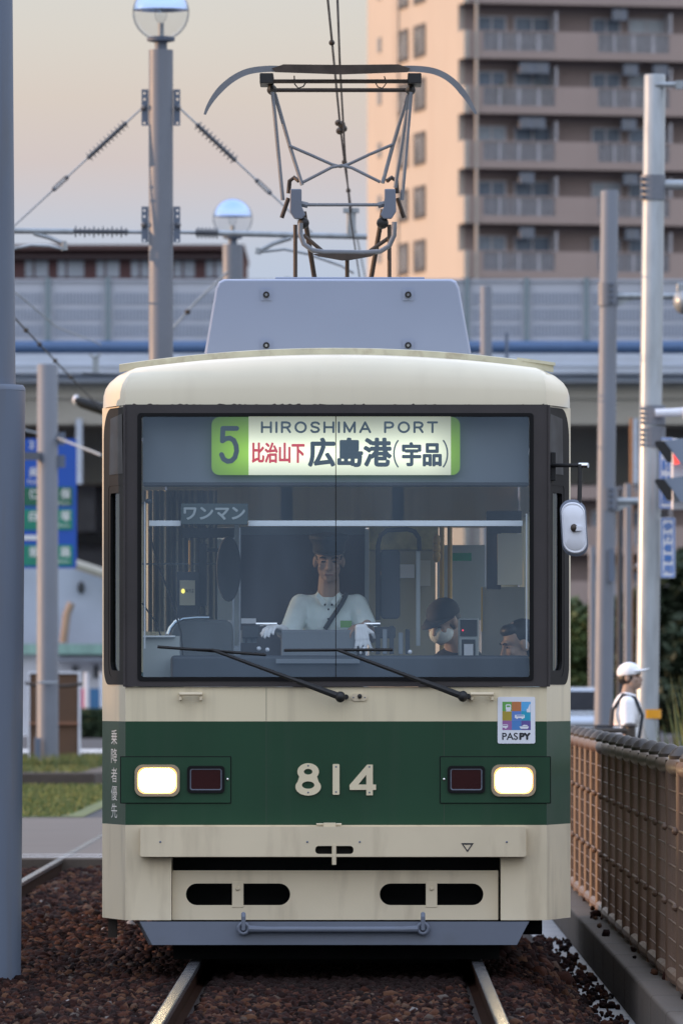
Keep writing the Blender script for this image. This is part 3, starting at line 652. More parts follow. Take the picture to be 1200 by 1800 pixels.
# right chamfer mark: small dark slot
# right outside mirror
mr = MB(); mr.tube([P(955, 818, 42.1), P(1028, 818, 41.95)], .011, 10); mr.tube([P(1019, 816, 41.95), P(1017, 918, 41.93)], .012, 10)
mro = mr.build('mirror_arm', M['black'], tram, smooth=True)
MB().tube([P(1017, 818, 41.96), P(1033, 818, 41.94)], .014, 10).build('arm_tip', M['chrome'], mro, smooth=True)
MB().box(P(966, 0, 42.1).x, P(976, 0, 42.1).x, .07, .13, P(0, 845, 42.1).z, P(0, 795, 42.1).z).build('mirror_bracket', M['black'], mro, bevel=.004)
m2 = MB(); pl_ = rrect(985, 1031, 878, 978, 21, 10); ctr = (1008, 928)
sl2 = lambda k: [(ctr[0] + (u - ctr[0]) * k, ctr[1] + (v - ctr[1]) * k) for u, v in pl_]
n_ = len(pl_); vs = [P(u + (v - 928) * .06, v, 41.96) for u, v in sl2(1)] + [P(u + (v - 928) * .06, v, 41.93) for u, v in sl2(1)] + [P(u + (v - 928) * .06, v, 41.92) for u, v in sl2(.9)]
m2.add(vs, [(k * n_ + i, k * n_ + (i + 1) % n_, (k + 1) * n_ + (i + 1) % n_, (k + 1) * n_ + i) for k in range(2) for i in range(n_)] + [tuple(range(n_))]).build('mirror_rim', M['steel_blue'], tram, smooth=True)
m3 = MB(); vs = []
for k, dd in ((.9, 41.920), (.86, 41.912), (.8, 41.914), (.74, 41.908), (.4, 41.902)): vs += [P(u + (v - 928) * .06, v, dd) for u, v in sl2(k)]
m3.add(vs, [(k * n_ + i, k * n_ + (i + 1) % n_, (k + 1) * n_ + (i + 1) % n_, (k + 1) * n_ + i) for k in range(4) for i in range(n_)] + [tuple(range(4 * n_, 5 * n_))])
mh = m3.build('mirror_housing', M['white_plate'], tram, smooth=True)
MB().ball(P(1008, 928, 41.895), (.018, .016, .022), 12, 8).build('mirror_joint', M['panto_dark'], mh, smooth=True)
MB().box(P(1010, 0, 41.9).x, P(1021, 0, 41.9).x, -.115, -.09, P(0, 933, 41.9).z, P(0, 925, 41.9).z).build('mirror_clamp', M['white_plate'], mh)

# roof unit
hv = MB(); DH = 43.3
ho = [(359, 622), (379, 505), (384, 495), (393, 490), (794, 490), (802, 494), (807, 505), (828, 622)]
nn = len(ho); vs = []
for D_, k in ((DH, .0), (DH + .03, 1.0), (DH + 1.4, 1.0), (DH + 1.45, 0)):
    for u, v in ho:
        q = P(u, v, DH); kk = 1 if k else .985
        vs.append((q.x * kk, D_ + CY, 3.1 + (q.z - 3.1) * kk))
hv.add(vs, [(k * nn + i, k * nn + (i + 1) % nn, (k + 1) * nn + (i + 1) % nn, (k + 1) * nn + i) for k in range(3) for i in range(nn)] + [tuple(range(nn)), tuple(range(3 * nn, 4 * nn))])
hvo = hv.build('roof_unit', M['hvac'], tram, smooth=True, angle=30, bevel=.006)
MB().box(P(483, 0, DH).x, P(746, 0, DH).x, DH + CY + .1, DH + CY + .9, 3.70, 3.718).build('unit_lid', M['hvac'], hvo, bevel=.004)
for u in (468, 717):
    for v in (518, 607):
        b_ = MB(); plate(b_, [rrect(u - 10, u + 10, v - 10, v + 10, 1)], lambda a, b: P(a, b, DH - .006), lambda a, b: P(a, b, DH + .01)); b_.build('bolt_plate', M['hvac'], hvo, bevel=.002)
        MB().tube([P(u, v, DH - .007), P(u, v, DH - .022)], .018, 14).build('bolt', M['black'], hvo)
        MB().tube([P(u, v, DH - .020), P(u, v, DH - .026)], .008, 8).build('bolt_head', M['chrome'], hvo)
MB().ball((P(831, 0, 44.8).x, 44.8 + CY + .2, 3.24), (.06, .5, .10), 16, 10).build('roof_duct', M['hvac'], tram, smooth=True)

# pantograph
DP = 46.0
q = lambda u, v, d=0.0: P(u, v, DP + d)
ROOFZ = 3.22
PG = MB().box(q(505, 0).x, q(705, 0).x, q(0, 0).y - .5, q(0, 0).y + .5, 3.2, 3.26).build('pantograph', M['panto_dark'], tram)
def ptube(name, segs, r, m_, n=10):
    for pts in segs:
        MB().tube(pts, r, n).build(name, M[m_], PG, smooth=True)
bowraw = [(358, 201), (362, 188), (370, 172), (382, 155), (398, 140), (418, 127), (440, 119), (470, 115.5), (500, 116), (520, 117), (598, 119), (676, 117), (700, 116), (730, 115.5), (760, 119), (783, 128), (802, 142), (816, 158), (827, 175), (834, 190), (838, 199)]
def smooth2d(pts, k=4):
    out_ = []
    for i in range(len(pts) - 1):
        p0, p1, p2, p3 = (Vector(pts[max(0, min(len(pts) - 1, j))]) for j in (i - 1, i, i + 1, i + 2))
        for t in [j / k for j in range(k)]: out_.append(tuple(.5 * (2 * p1 + (p2 - p0) * t + (2 * p0 - 5 * p1 + 4 * p2 - p3) * t * t + (3 * p1 - p0 - 3 * p2 + p3) * t ** 3)))
    return out_ + [tuple(pts[-1])]
bowpts = smooth2d(bowraw)
for d in (-.13, .13):
    b_ = MB(); vs = []
    for i, (u, v) in enumerate(bowpts):
        th = 4.0 + 7.0 * min(1, i / 12, (len(bowpts) - 1 - i) / 12)
        t0 = Vector(bowpts[max(0, i - 1)]); t1 = Vector(bowpts[min(len(bowpts) - 1, i + 1)]); t = (t1 - t0).normalized(); nn_ = Vector((-t.y, t.x))
        for (o_, e_) in ((0, -.03), (1, -.03), (1, .03), (0, .03)): vs.append(q(u + nn_.x * o_ * th, v + nn_.y * o_ * th, d + e_))
    k = len(bowpts)
    b_.add(vs, [(i * 4 + j, i * 4 + (j + 1) % 4, (i + 1) * 4 + (j + 1) % 4, (i + 1) * 4 + j) for i in range(k - 1) for j in range(4)] + [(0, 1, 2, 3), (k * 4 - 4, k * 4 - 3, k * 4 - 2, k * 4 - 1)])
    b_.build('collector_bow', M['panto'], PG)
    c_ = MB(); c_.prism([(498, 113), (600, 114), (700, 113), (720, 120), (716, 127), (600, 131), (484, 127), (478, 120)], lambda u, v: q(u, v, d - .045), lambda u, v: q(u, v, d + .045)); c_.build('contact_strip', M['panto_dark'], PG)
ptube('cross_bar', [[q(460, 143, -.1), q(738, 143, -.1)], [q(480, 158.5, .1), q(722, 158.5, .1)]], .0125, 'panto_dark')
for u in (470, 729):
    MB().box(q(u - 13, 0).x, q(u + 11, 0).x, q(0, 0).y - .16, q(0, 0).y + .16, q(0, 150).z, q(0, 132).z).build('bow_bracket', M['black'], PG, bevel=.006)
    MB().ball(q(u + (8 if u < 600 else -8), 158), (.03, .12, .03), 10, 8).build('bow_bearing', M['black'], PG, smooth=True)
ptube('cable_loop', [[q(517, 133), q(518, 148), q(524, 155), q(533, 152), q(540, 141)], [q(657, 141), q(664, 153), q(672, 155), q(679, 146), q(675, 134)]], .004, 'black', 6)
ptube('upper_arm', [[q(479, 162, -.12), q(497, 352, -.12)], [q(483, 165, .1), q(509, 256, .1), q(531, 325, .05)], [q(722, 162, -.12), q(706, 352, -.12)], [q(716, 168, .1), q(690, 256, .1), q(672, 322, .05)], [q(719, 166, .0), q(694, 330, .0)]], .0115, 'panto')
ptube('cross_brace', [[q(508, 256, .09), q(545, 272, .09), q(583, 289, .09), q(598, 293, .09), q(612, 289, .09), q(648, 272, .09), q(690, 254, .09)], [q(533, 320, .05), q(560, 306, .05), q(583, 294, .05), q(600, 291, .05), q(618, 295, .05), q(640, 306, .05), q(668, 320, .05)]], .0095, 'panto')
for s_, u in ((1, 521), (-1, 684)):
    k_ = MB(); pl_ = [(-11, 332), (9, 332), (9, 362), (16, 378), (10, 385), (-4, 385), (-12, 372)]
    k_.prism([(u + s_ * a, b) for a, b in pl_], lambda a, b: q(a, b, -.16), lambda a, b: q(a, b, .12)); k_.build('elbow_casting', M['steel_blue'], PG, bevel=.008)
    ptube('elbow_pin', [[q(u - s_ * 26, 383, .15), q(u - s_ * 14, 348, .15)], [q(u - s_ * 14, 340, .12), q(u - s_ * 12, 318, .12), q(u - s_ * 4, 312, .12), q(u + s_ * 4, 318, .1)]], .013, 'panto_dark')
    MB().ball(q(u + s_ * 12, 392, -.1), (.035, .05, .035), 12, 8).build('elbow_bearing', M['black'], PG, smooth=True)
ptube('tie_rod', [[q(530, 360, -.1), q(676, 360, -.1)]], .010, 'panto')
MB().tube([q(529, 358, -.1), q(541, 361, -.1)], .017, 8).build('rod_clamp', M['panto'], PG); MB().tube([q(664, 361, -.1), q(677, 358, -.1)], .017, 8).build('rod_clamp', M['panto'], PG)
ptube('lower_frame', [[q(528, 392, -.2), q(528, 412, -.2), q(534, 429, -.2), q(549, 440, -.2), q(570, 443, -.2), q(640, 444, -.2), q(668, 442, -.2), q(684, 432, -.2), q(692, 414, -.2), q(693, 390, -.2)]], .0145, 'panto')
k_ = MB(); k_.prism([(548, 446), (660, 446), (652, 451), (612, 458), (600, 458), (560, 451)], lambda a, b: q(a, b, -.21), lambda a, b: q(a, b, -.17)); k_.build('frame_gusset', M['panto_dark'], PG)
ptube('base_post', [[q(u_, 395, d_), (q(u_, 0).x, q(0, 0, d_).y, ROOFZ)] for u_ in (519, 684) for d_ in (-.12, .12)], .012, 'panto_dark')
ptube('lower_arm', [[q(534, 372, .15), (q(582, 0, .3).x, q(0, 0, .4).y, 3.25)], [q(673, 368, .15), (q(620, 0, .3).x, q(0, 0, .4).y, 3.25)]], .0145, 'panto_dark')
ptube('lower_strut', [[q(533, 413, -.1), q(566, 441, -.1)], [q(686, 416, -.1), q(650, 441, -.1)], [q(610, 458, -.18), (q(610, 0).x, q(0, 0).y, 3.25)]], .012, 'panto_dark')

# interior of the tram -----------------------------------------------------
M['int_wall'] = mat('interior_wall', (.55, .53, .45), .6, var=.06)
M['int_grey'] = mat('interior_grey', (.17, .19, .21), .6, var=.06)
M['int_dark'] = mat('interior_dark', (.035, .038, .045), .6, var=.1)
M['int_brown'] = mat('partition_brown', (.055, .032, .030), .5, var=.1)
M['floor'] = mat('interior_floor', (.09, .10, .10), .7, var=.1)
M['white_rod'] = mat('white_rod', (.85, .88, .9), .3, var=.02)
M['yellow'] = mat('yellow_pole', (.50, .30, .045), .4, var=.05)
I = lambda name, m_, px0, px1, py0, py1, d0, d1, parent=None, bevel=.0: MB().box(P(px0, 0, d0).x, P(px1, 0, d0).x, d0 + CY, d1 + CY, P(0, py1, d0).z, P(0, py0, d0).z).build(name, m_, parent or tram, bevel=bevel)
MB().box(-1.2, 1.2, .52, LEN - .05, .62, .68).build('saloon_floor', M['floor'], tram)
MB().box(-1.2, 1.2, .30, LEN - .05, 2.98, 3.0).build('saloon_ceiling', M['int_wall'], tram)
for s_ in (-1, 1): MB().box(*sorted((s_ * 1.2, s_ * 1.205)), CHY + .02, LEN - .05, .68, 1.455).build('side_lining', M['int_wall'], tram)
# destination box and blind
I('blind_housing', M['int_grey'], 252, 928, 724, 848, 42.14, 42.42)
I('housing_lip', M['int_dark'], 252, 928, 848.5, 853, 42.10, 42.42)
DB = 42.10; B = lambda u, v, l=0.0: P(u, v, DB - l)
def blind_mat(name, col, st, y=790):
    m_ = bpy.data.materials.new(name); m_.use_nodes = True; t = m_.node_tree; n = t.nodes; l = t.links; b = n['Principled BSDF']
    b.inputs['Base Color'].default_value = (*[c * .3 for c in col], 1); b.inputs['Roughness'].default_value = .6
    t_c = n.new('ShaderNodeTexCoord'); sp = n.new('ShaderNodeSeparateXYZ'); l.new(t_c.outputs['Object'], sp.inputs[0])
    # the lamp tube runs behind the cloth, a little below its middle: distance from the tube in metres
    zt_ = P(0, y, DB).z
    s1 = n.new('ShaderNodeMath'); s1.operation = 'SUBTRACT'; s1.inputs[1].default_value = zt_; l.new(sp.outputs['Z'], s1.inputs[0])
    s2 = n.new('ShaderNodeMath'); s2.operation = 'POWER'; s2.inputs[1].default_value = 2; l.new(s1.outputs[0], s2.inputs[0])
    s3 = n.new('ShaderNodeMath'); s3.operation = 'MULTIPLY_ADD'; s3.inputs[1].default_value = 85; s3.inputs[2].default_value = 1; l.new(s2.outputs[0], s3.inputs[0])
    mk_ = lambda op, a, b=None: (lambda q_: (setattr(q_, 'operation', op), [l.new(x, q_.inputs[i]) if not isinstance(x, (int, float)) else setattr(q_.inputs[i], 'default_value', x) for i, x in enumerate((a, b)) if x is not None], q_.outputs[0])[2])(n.new('ShaderNodeMath'))
    ends = mk_('MULTIPLY', mk_('POWER', mk_('MAXIMUM', mk_('SUBTRACT', mk_('ABSOLUTE', sp.outputs['X']), .44), 0.0), 2.0), 30.0)
    s4 = n.new('ShaderNodeMath'); s4.operation = 'DIVIDE'; s4.inputs[0].default_value = st; l.new(mk_('ADD', s3.outputs[0], ends), s4.inputs[1])
    b.inputs['Emission Color'].default_value = (*col, 1); l.new(s4.outputs[0], b.inputs['Emission Strength']); return m_
bs = MB(); vs_, fs_ = tess([rrect(372, 808, 733, 835, 14)]); bs.add([B(u, v) for u, v in vs_], fs_)
blind = bs.build('destination_blind', blind_mat('blind_green', (.35, .68, .06), .78, 796), tram)
bw = MB(); bw.add([B(u, v, .002) for u, v in ((437, 731), (792, 731), (792, 835), (437, 835))], [(0, 1, 2, 3)]); bw.build('blind_cloth', blind_mat('blind_white', (.97, 1.0, .74), 1.16, 796), blind)
LT = lambda u, v, l=0.0: B(u, v, .004 + l)
lt = MB()
stroke(lt, [(416, 753), (392, 753), (391, 775), (397, 771), (404, 770), (411, 774), (415, 783), (416, 793), (413, 804), (407, 810), (400, 811), (393, 807), (389.5, 799)], 4.3, LT)
def letters(s_, x0, x1, y0, y1, r):
    G = {'H': (1, [[(0, 0), (0, 1)], [(1, 0), (1, 1)], [(0, .5), (1, .5)]]), 'I': (.0, [[(0, 0), (0, 1)]]), 'R': (.9, [[(0, 1), (0, 0), (.6, 0), (.9, .08), (1, .26), (.9, .44), (.6, .52), (0, .52)], [(.6, .52), (1, 1)]]),
         'O': (1.15, [arc(.5, .5, .5, .5, 0, 360, 24)]), 'S': (.85, [[(1, .16), (.8, .03), (.5, 0), (.15, .06), (.02, .24), (.15, .42), (.5, .49), (.85, .57), (1, .76), (.85, .94), (.5, 1), (.18, .97), (0, .82)]]),
         'M': (1.15, [[(0, 1), (0, 0), (.5, .95), (1, 0), (1, 1)]]), 'A': (1.1, [[(0, 1), (.5, 0), (1, 1)], [(.18, .68), (.82, .68)]]), 'P': (.9, [[(0, 1), (0, 0), (.6, 0), (.9, .08), (1, .27), (.9, .46), (.6, .54), (0, .54)]]), 'T': (1, [[(0, 0), (1, 0)], [(.5, 0), (.5, 1)]]), ' ': (.45, [])}
    h = y1 - y0; w = .74; gap = .46
    tot = sum(G[c][0] * w + gap for c in s_) - gap; k = (x1 - x0) / tot; x_ = x0
    for c in s_:
        g, ss = G[c]; cw = g * w * k
        for s1 in ss: stroke(lt, [(x_ + u * cw, y0 + v * h) for u, v in s1], r, LT)
        x_ += cw + gap * k
letters('HIROSHIMA PORT', 460.5, 767.5, 742.5, 759.5, 1.9)
text(lt, '広島港', 541, 688.5, 769, 821, LT, 2.0, 12)
text(lt, '宇品', 706, 776, 777, 820, LT, 1.6, 10)
stroke(lt, arc(712, 797.5, 20, 30, 230, 130, 10), 1.3, LT); stroke(lt, arc(766, 797.5, 20, 30, -50, 50, 10), 1.3, LT)
lt.build('lettering', M['ink_text'] if 'ink_text' in M else M.setdefault('ink_text', mat('blind_ink', (.035, .05, .06), .7, em=(.10, .16, .20), ems=.22)), blind)
lr = MB(); text(lr, '比治山下', 442.5, 535.5, 777.5, 814, LT, 1.1, 10); lr.build('lettering', mat('blind_red_ink', (.45, .02, .03), .7, em=(.75, .06, .08), ems=.55), blind)
# one-man plate, sunblind rail, guide rods
om = I('service_plate', mat('plate_dark', (.035, .055, .055), .5), 318, 436, 885, 922, 42.11, 42.125, bevel=.004)
t_ = MB(); text(t_, 'ワンマン', 323, 431, 891, 914, front(42.108), .9, 8); t_.build('lettering', mat('ink_grey', (.38, .42, .42), .6), om)
for a, b in ((262, 318), (436, 918)): I('blind_rail', M['white_rod'], a, b, 915, 925, 42.16, 42.18, bevel=.003)
I('guide_rod', M['white_rod'], 253.5, 256, 882, 1140, 42.12, 42.13); I('guide_rod', M['white_rod'], 923.5, 926, 903, 1140, 42.12, 42.13)
MB().ball(P(262, 881, 42.12), (.02, .02, .014), 10, 6).build('rod_bracket', M['int_dark'], tram)
# sunblind cloth rolled above the rail
# partition behind the driver
part_o = I('partition', M['int_brown'], 423, 642, 938, 1190, 43.62, 43.65)
I('partition_post', M['alu_grey'] if 'alu_grey' in M else M.setdefault('alu_grey', mat('alu_grey', (.36, .39, .40), .4, .3)), 412, 420, 920, 1135, 43.58, 43.64); I('partition_post', M['alu_grey'], 641, 648, 930, 1110, 43.58, 43.64)
I('partition_rail', M['int_grey'], 423, 642, 926, 940, 43.60, 43.66)
I('driver_bulkhead', M['int_dark'], 320, 412, 928, 945, 43.7, 43.8)
# console
I('console', M['int_grey'], 494, 627, 1107, 1190, 42.56, 42.72, bevel=.01)
I('dashboard', M['int_dark'], 300, 930, 1152, 1195, 42.2, 42.62, bevel=.02)
I('dash_label', M['int_grey'], 485, 632, 1158, 1166, 42.18, 42.19)
I('dash_panel', mat('dash_pale', (.42, .45, .44), .6), 252, 316, 1118, 1190, 42.5, 42.55); I('dash_ledge', M['white_rod'], 252, 308, 1117, 1120, 42.47, 42.56)
for a, b, c, d in ((425, 455, 1100, 1112), (655, 695, 1102, 1112)): I('controller', M['int_dark'], a, b, c, d + 10, 42.75, 42.9, bevel=.01)
MB().tube([P(450, 1097, 42.60), P(487, 1097, 42.60)], .012, 10).build('controller_handle', M['chrome'], tram, smooth=True)
MB().tube([P(640, 1097, 42.60), P(668, 1097, 42.60)], .012, 10).build('brake_handle', M['chrome'], tram, smooth=True)
for u in (427, 438, 447): MB().tube([P(u, 1130, 42.8), P(u, 1108, 42.8)], .014, 8).build('gauge', M['int_grey'], tram)
I('gauge_card', M['white_plate'], 424, 450, 1087, 1096, 42.95, 42.96)
# left: handrail over seat, dark box with notice, curtain, mirror
MB().tube([P(296, 1115, 43.2), P(300, 1104, 43.2), P(308, 1094, 43.2), P(322, 1087, 43.2), P(345, 1085, 43.2), P(368, 1085, 43.2)], .012, 10).build('handrail', M['chrome'], tram, smooth=True)
sb = MB(); sb.prism([(298, 1190), (298, 1112), (305, 1097), (320, 1089), (400, 1089), (410, 1100), (412, 1190)], lambda u, v: P(u, v, 43.22), lambda u, v: P(u, v, 43.34)); sb.build('seat_back', M['int_grey'], tram, bevel=.02)
I('equipment_box', M['int_dark'], 311, 350, 1005, 1086, 43.5, 43.62); I('equipment_cover', M['int_dark'], 350, 363, 955, 1065, 43.52, 43.8)
nc = I('notice_card', mat('notice', (.55, .52, .40), .6), 316, 343, 1020, 1064, 43.48, 43.49)
t_ = MB(); text(t_, 'PAYは', 324, 341, 1035, 1042, front(43.478)); t_.build('lettering', M['ink'], nc)
MB().add([P(u, v, 43.477) for u, v in ellipse(322, 1039, 3.2, 4, 14)], [tuple(range(14))]).build('notice_lamp', mat('notice_lamp', (.8, .7, .1), .4, em=(1, .85, .15), ems=1.2), nc)
cu = MB(); n = 60; vs = []
for i in range(n + 1):
    u = 252 + 130 * i / n; d = 44.2 + .035 * math.sin(i * 1.3) + .02 * math.sin(i * .55 + 1)
    vs += [P(u, 862, d), P(u, 1110, d)]
cu.add(vs, [(2 * i, 2 * i + 2, 2 * i + 3, 2 * i + 1) for i in range(n)]).build('curtain', mat('curtain', (.46, .43, .34), .9, var=.1, scale=20, stretch=(4, 4, .3)), tram, smooth=True)
I('curtain_rail', M['int_grey'], 250, 390, 990, 992.5, 43.9, 43.92)
for pts in ([(262, 930), (275, 985), (300, 1050), (318, 1110), (325, 1190)], [(250, 1060), (275, 1095), (290, 1140), (297, 1190)]): MB().tube([P(u, v, 42.9) for u, v in pts], .005, 6).build('hanging_cable', M['black'], tram, smooth=True)
I('side_light_panel', bpy.data.materials['window_light_panel'] if 'window_light_panel' in bpy.data.materials else mat('window_light_panel', (.44, .48, .50), .5, var=.1), 360, 408, 948, 1090, 46.5, 46.53); I('panel_rail', M['int_dark'], 352, 412, 964, 970, 44.0, 44.02)  # pale panel added in place of bright window light at the left
MB().tube([P(334, 950, 43.9), P(334, 1005, 43.9)], .008, 8).build('warm_rail', M['yellow'], tram)
for k, u in enumerate((660, 672, 684, 700, 712)): I('desk_switch', M['int_grey'] if k % 2 else M['black'], u, u + 8, 1112 - 6 * (k % 3), 1150, 42.5, 42.55, bevel=.004)
for u, v in ((455, 1140), (470, 1142), (640, 1140), (655, 1143), (720, 1146)): MB().ball(P(u, v, 42.45), (.012, .012, .012), 8, 6).build('desk_button', M['white_plate'], tram, smooth=True)
I('wall_notice', M['white_plate'], 700, 728, 992, 1016, 45.97, 45.99); I('wall_notice', bpy.data.materials['panel_tan'] if 'panel_tan' in bpy.data.materials else M['int_wall'], 738, 756, 985, 1030, 45.97, 45.99)
# mirror hanging left of the partition
ml = MB(); ml.prism(ellipse(402, 1000, 22, 58, 24), lambda u, v: P(u, v, 43.3), lambda u, v: P(u, v, 43.36)); ml.build('interior_mirror', M['int_dark'], tram, bevel=.008)
# right: big black mirror in a bent tube
bk = MB(); bk.prism(rrect(668, 703, 966, 1088, 8), lambda u, v: P(u, v, 43.0), lambda u, v: P(u, v, 43.08)); bk.build('monitor_mirror', M['int_dark'], tram, bevel=.01)
MB().tube([P(664, 1090, 42.98), P(664, 960, 42.98), P(668, 942, 42.98), P(680, 932, 42.98), P(715, 930, 42.98), P(728, 934, 42.98), P(736, 946, 42.98), P(737, 968, 42.98)], .013, 10).build('mirror_tube', M['black'], tram, smooth=True)
I('grey_post', M['alu_grey'], 731, 738, 968, 1135, 43.0, 43.02)
for u in (776, 790): MB().tube([P(u, 925, 44.9), P(u, 1160, 44.9)], .014, 12).build('yellow_pole', M['yellow'], tram, smooth=True)
for k in range(3): MB().ball(P(767, 950 + k * 14, 44.1), (.022, .02, .035), 10, 8).build('strap_hanger', M['yellow'], tram, smooth=True)
pb = I('fare_display', M['int_dark'], 855, 880, 898, 1035, 43.05, 43.3); I('fare_box_panel', M['int_wall'], 874, 917, 938, 1028, 42.98, 43.04); I('fare_top', M['int_dark'], 858, 916, 898, 937, 43.0, 43.04)
I('equipment_panel', mat('panel_tan', (.25, .24, .21), .6), 846, 922, 1032, 1190, 43.6, 43.64); I('warm_post', M['yellow'], 845, 847.5, 1032, 1110, 43.55, 43.58)
# ticket reader
rd = I('card_reader', M['alu_grey'], 805, 841, 1086, 1170, 42.95, 43.1, bevel=.01); I('reader_screen', M['int_dark'], 808, 838, 1089, 1118, 42.94, 42.952, rd); I('reader_pad', M['int_dark'], 811, 835, 1124, 1160, 42.94, 42.952, rd)
I('reader_label', M['white_plate'], 815, 831, 1132, 1152, 42.934, 42.939, rd); I('reader_foot', mat('reader_blue', (.05, .18, .28), .5), 803, 842, 1172, 1192, 42.94, 43.1, rd)
MB().ball(P(813, 1108, 42.938), .005, 8, 6).build('reader_light', mat('led_red', (.5, .02, .05), .4, em=(1, .05, .1), ems=1.0), rd)
# pale saloon panels with adverts seen between partition and poles
adv = I('advert_panel', mat('advert', (.45, .40, .16), .6, var=.45, scale=9), 648, 770, 920, 968, 46.0, 46.02); I('saloon_bulkhead', mat('bulkhead_tan', (.36, .33, .22), .6), 648, 765, 966, 1190, 46.0, 46.03)
I('window_light_panel', mat('window_light_panel', (.44, .48, .50), .5, var=.1), 768, 852, 958, 1090, 47.5, 47.53)  # added pale panel stands in for daylight through the rear window
I('exit_label', mat('label_green', (.02, .28, .14), .5), 795, 828, 972, 986, 45.0, 45.01)
for k in range(6):
    for s_ in (-1, 1):
        y_ = 4.5 + k * 1.1
        sb = MB(); sb.box(*sorted((s_ * .68, s_ * 1.15)), y_, y_ + 1.0, .68, 1.12); sb.box(*sorted((s_ * 1.06, s_ * 1.19)), y_, y_ + 1.0, 1.12, 1.55); sb.build('bench_seat', mat('seat_green', (.04, .09, .06), .8) if k + s_ == -1 else bpy.data.materials['seat_green'], tram, bevel=.03)

# ---------------------------------------------------------------- people
def capsule(mb, a, b, ra, rb, n=12):
    a, b = Vector(a), Vector(b); mb.tube([a, b], [ra, rb], n); mb.ball(a, ra, n, 8); mb.ball(b, rb, n, 8)
def chain(mb, pts, rs):
    for i in range(len(pts) - 1): capsule(mb, pts[i], pts[i + 1], rs[i], rs[i + 1])
def fuse(mb, name, m_, parent, voxel=.008, it=4):
    me = bpy.data.meshes.new('tmp'); me.from_pydata(mb.v, [], mb.f); o = bpy.data.objects.new('tmp', me); COL.objects.link(o)
    r = o.modifiers.new('r', 'REMESH'); r.mode = 'VOXEL'; r.voxel_size = voxel
    s_ = o.modifiers.new('s', 'SMOOTH'); s_.factor = .5; s_.iterations = it
    bpy.context.view_layer.update(); dg = bpy.context.evaluated_depsgraph_get(); res = bpy.data.meshes.new_from_object(o.evaluated_get(dg))
    bpy.data.objects.remove(o); bpy.data.meshes.remove(me); res.name = name; res.materials.clear(); res.materials.append(M[m_])
    res.polygons.foreach_set('use_smooth', [True] * len(res.polygons))
    ob = bpy.data.objects.new(name, res); COL.objects.link(ob); child(ob, parent); return ob
def head(mb, c, rot, s=1.0):
    "head prims around c (centre of the skull); rot turns -Y (face) to where it looks"
    T = lambda x, y, z: Vector(c) + rot @ Vector((x, y, z)) * s
    mb.ball(T(0, .012, .03), (.076 * s, .095 * s, .095 * s), 20, 14, rot); mb.ball(T(0, -.030, -.045), (.062 * s, .062 * s, .075 * s), 18, 12, rot)
    mb.ball(T(0, -.062, -.098), (.030 * s, .025 * s, .022 * s), 12, 8, rot)
    capsule(mb, T(0, -.088, .005), T(0, -.106, -.038), .009 * s, .015 * s); mb.ball(T(.012, -.096, -.04), .010 * s, 8, 6); mb.ball(T(-.012, -.096, -.04), .010 * s, 8, 6)
    mb.ball(T(0, -.084, .022), (.055 * s, .014 * s, .012 * s), 12, 8, rot)
    for k in (-1, 1): mb.ball(T(k * .078, .005, -.012), (.012 * s, .024 * s, .034 * s), 10, 8, rot); mb.ball(T(k * .04, -.070, -.03), (.022 * s, .018 * s, .022 * s), 10, 8, rot)
    capsule(mb, T(-.02, -.091, -.069), T(.02, -.091, -.069), .0075 * s, .0075 * s, 8); capsule(mb, T(-.015, -.088, -.081), T(.015, -.088, -.081), .0085 * s, .0085 * s, 8)
    return T
def face(T, rot, parent, s=1.0):
    e = MB(); br = MB()
    for k in (-1, 1):
        MB().ball(T(k * .031, -.083, -.003), (.013 * s, .006 * s, .0055 * s), 10, 6, rot).build('eye', M['hair'], parent, smooth=True)
        MB().tube([T(k * .016, -.097, .017), T(k * .034, -.096, .023), T(k * .050, -.086, .018)], .0042 * s, 6).build('eyebrow', M['hair'], parent, smooth=True)
    MB().tube([T(-.023, -.098, -.075), T(0, -.101, -.0745), T(.023, -.098, -.075)], .0028 * s, 6).build('mouth', mat('lips', (.22, .08, .07), .5) if 'lips' not in bpy.data.materials else bpy.data.materials['lips'], parent, smooth=True)
def hand(mb, wrist, d, palm_n, s=1.0, curl=.6, spread=.25, side=1):
    "hand prims: palm + five bent fingers; d = direction along the hand, palm_n = out of the palm"
    d = Vector(d).normalized(); palm_n = Vector(palm_n); palm_n = (palm_n - d * palm_n.dot(d)).normalized(); x_ = d.cross(palm_n).normalized() * side
    w = Vector(wrist)
    for k in (-1.5, -.5, .5, 1.5): capsule(mb, w + d * .012 * s + x_ * k * .012 * s, w + d * .078 * s + x_ * k * .019 * s, .016 * s, .0125 * s, 10)
    for k, ln in ((-1.5, .062), (-.5, .078), (.5, .084), (1.5, .072)):
        p = w + d * .082 * s + x_ * k * .0195 * s; dd = (d + x_ * k * spread * .12).normalized(); r = .0088 * s; pts = [p]
        for j, fr_ in enumerate((.45, .3, .25)):
            a = curl * (j + 1) * .7; dj = dd * math.cos(a) + palm_n * math.sin(a); p = p + dj * ln * fr_ * s; pts.append(p)
        chain(mb, pts, [r * 1.05, r, r * .92, r * .8])
    p = w + d * .03 * s + x_ * .030 * s; d1 = (x_ * .8 + d * .6 + palm_n * .3).normalized(); d2 = (d * .8 + x_ * .25 + palm_n * .5).normalized()
    chain(mb, [p, p + d1 * .038 * s, p + d1 * .038 * s + d2 * .032 * s], [.0135 * s, .011 * s, .009 * s])
RX = lambda a: Matrix.Rotation(R(a), 3, 'X'); RZ = lambda a: Matrix.Rotation(R(a), 3, 'Z'); RY = lambda a: Matrix.Rotation(R(a), 3, 'Y')

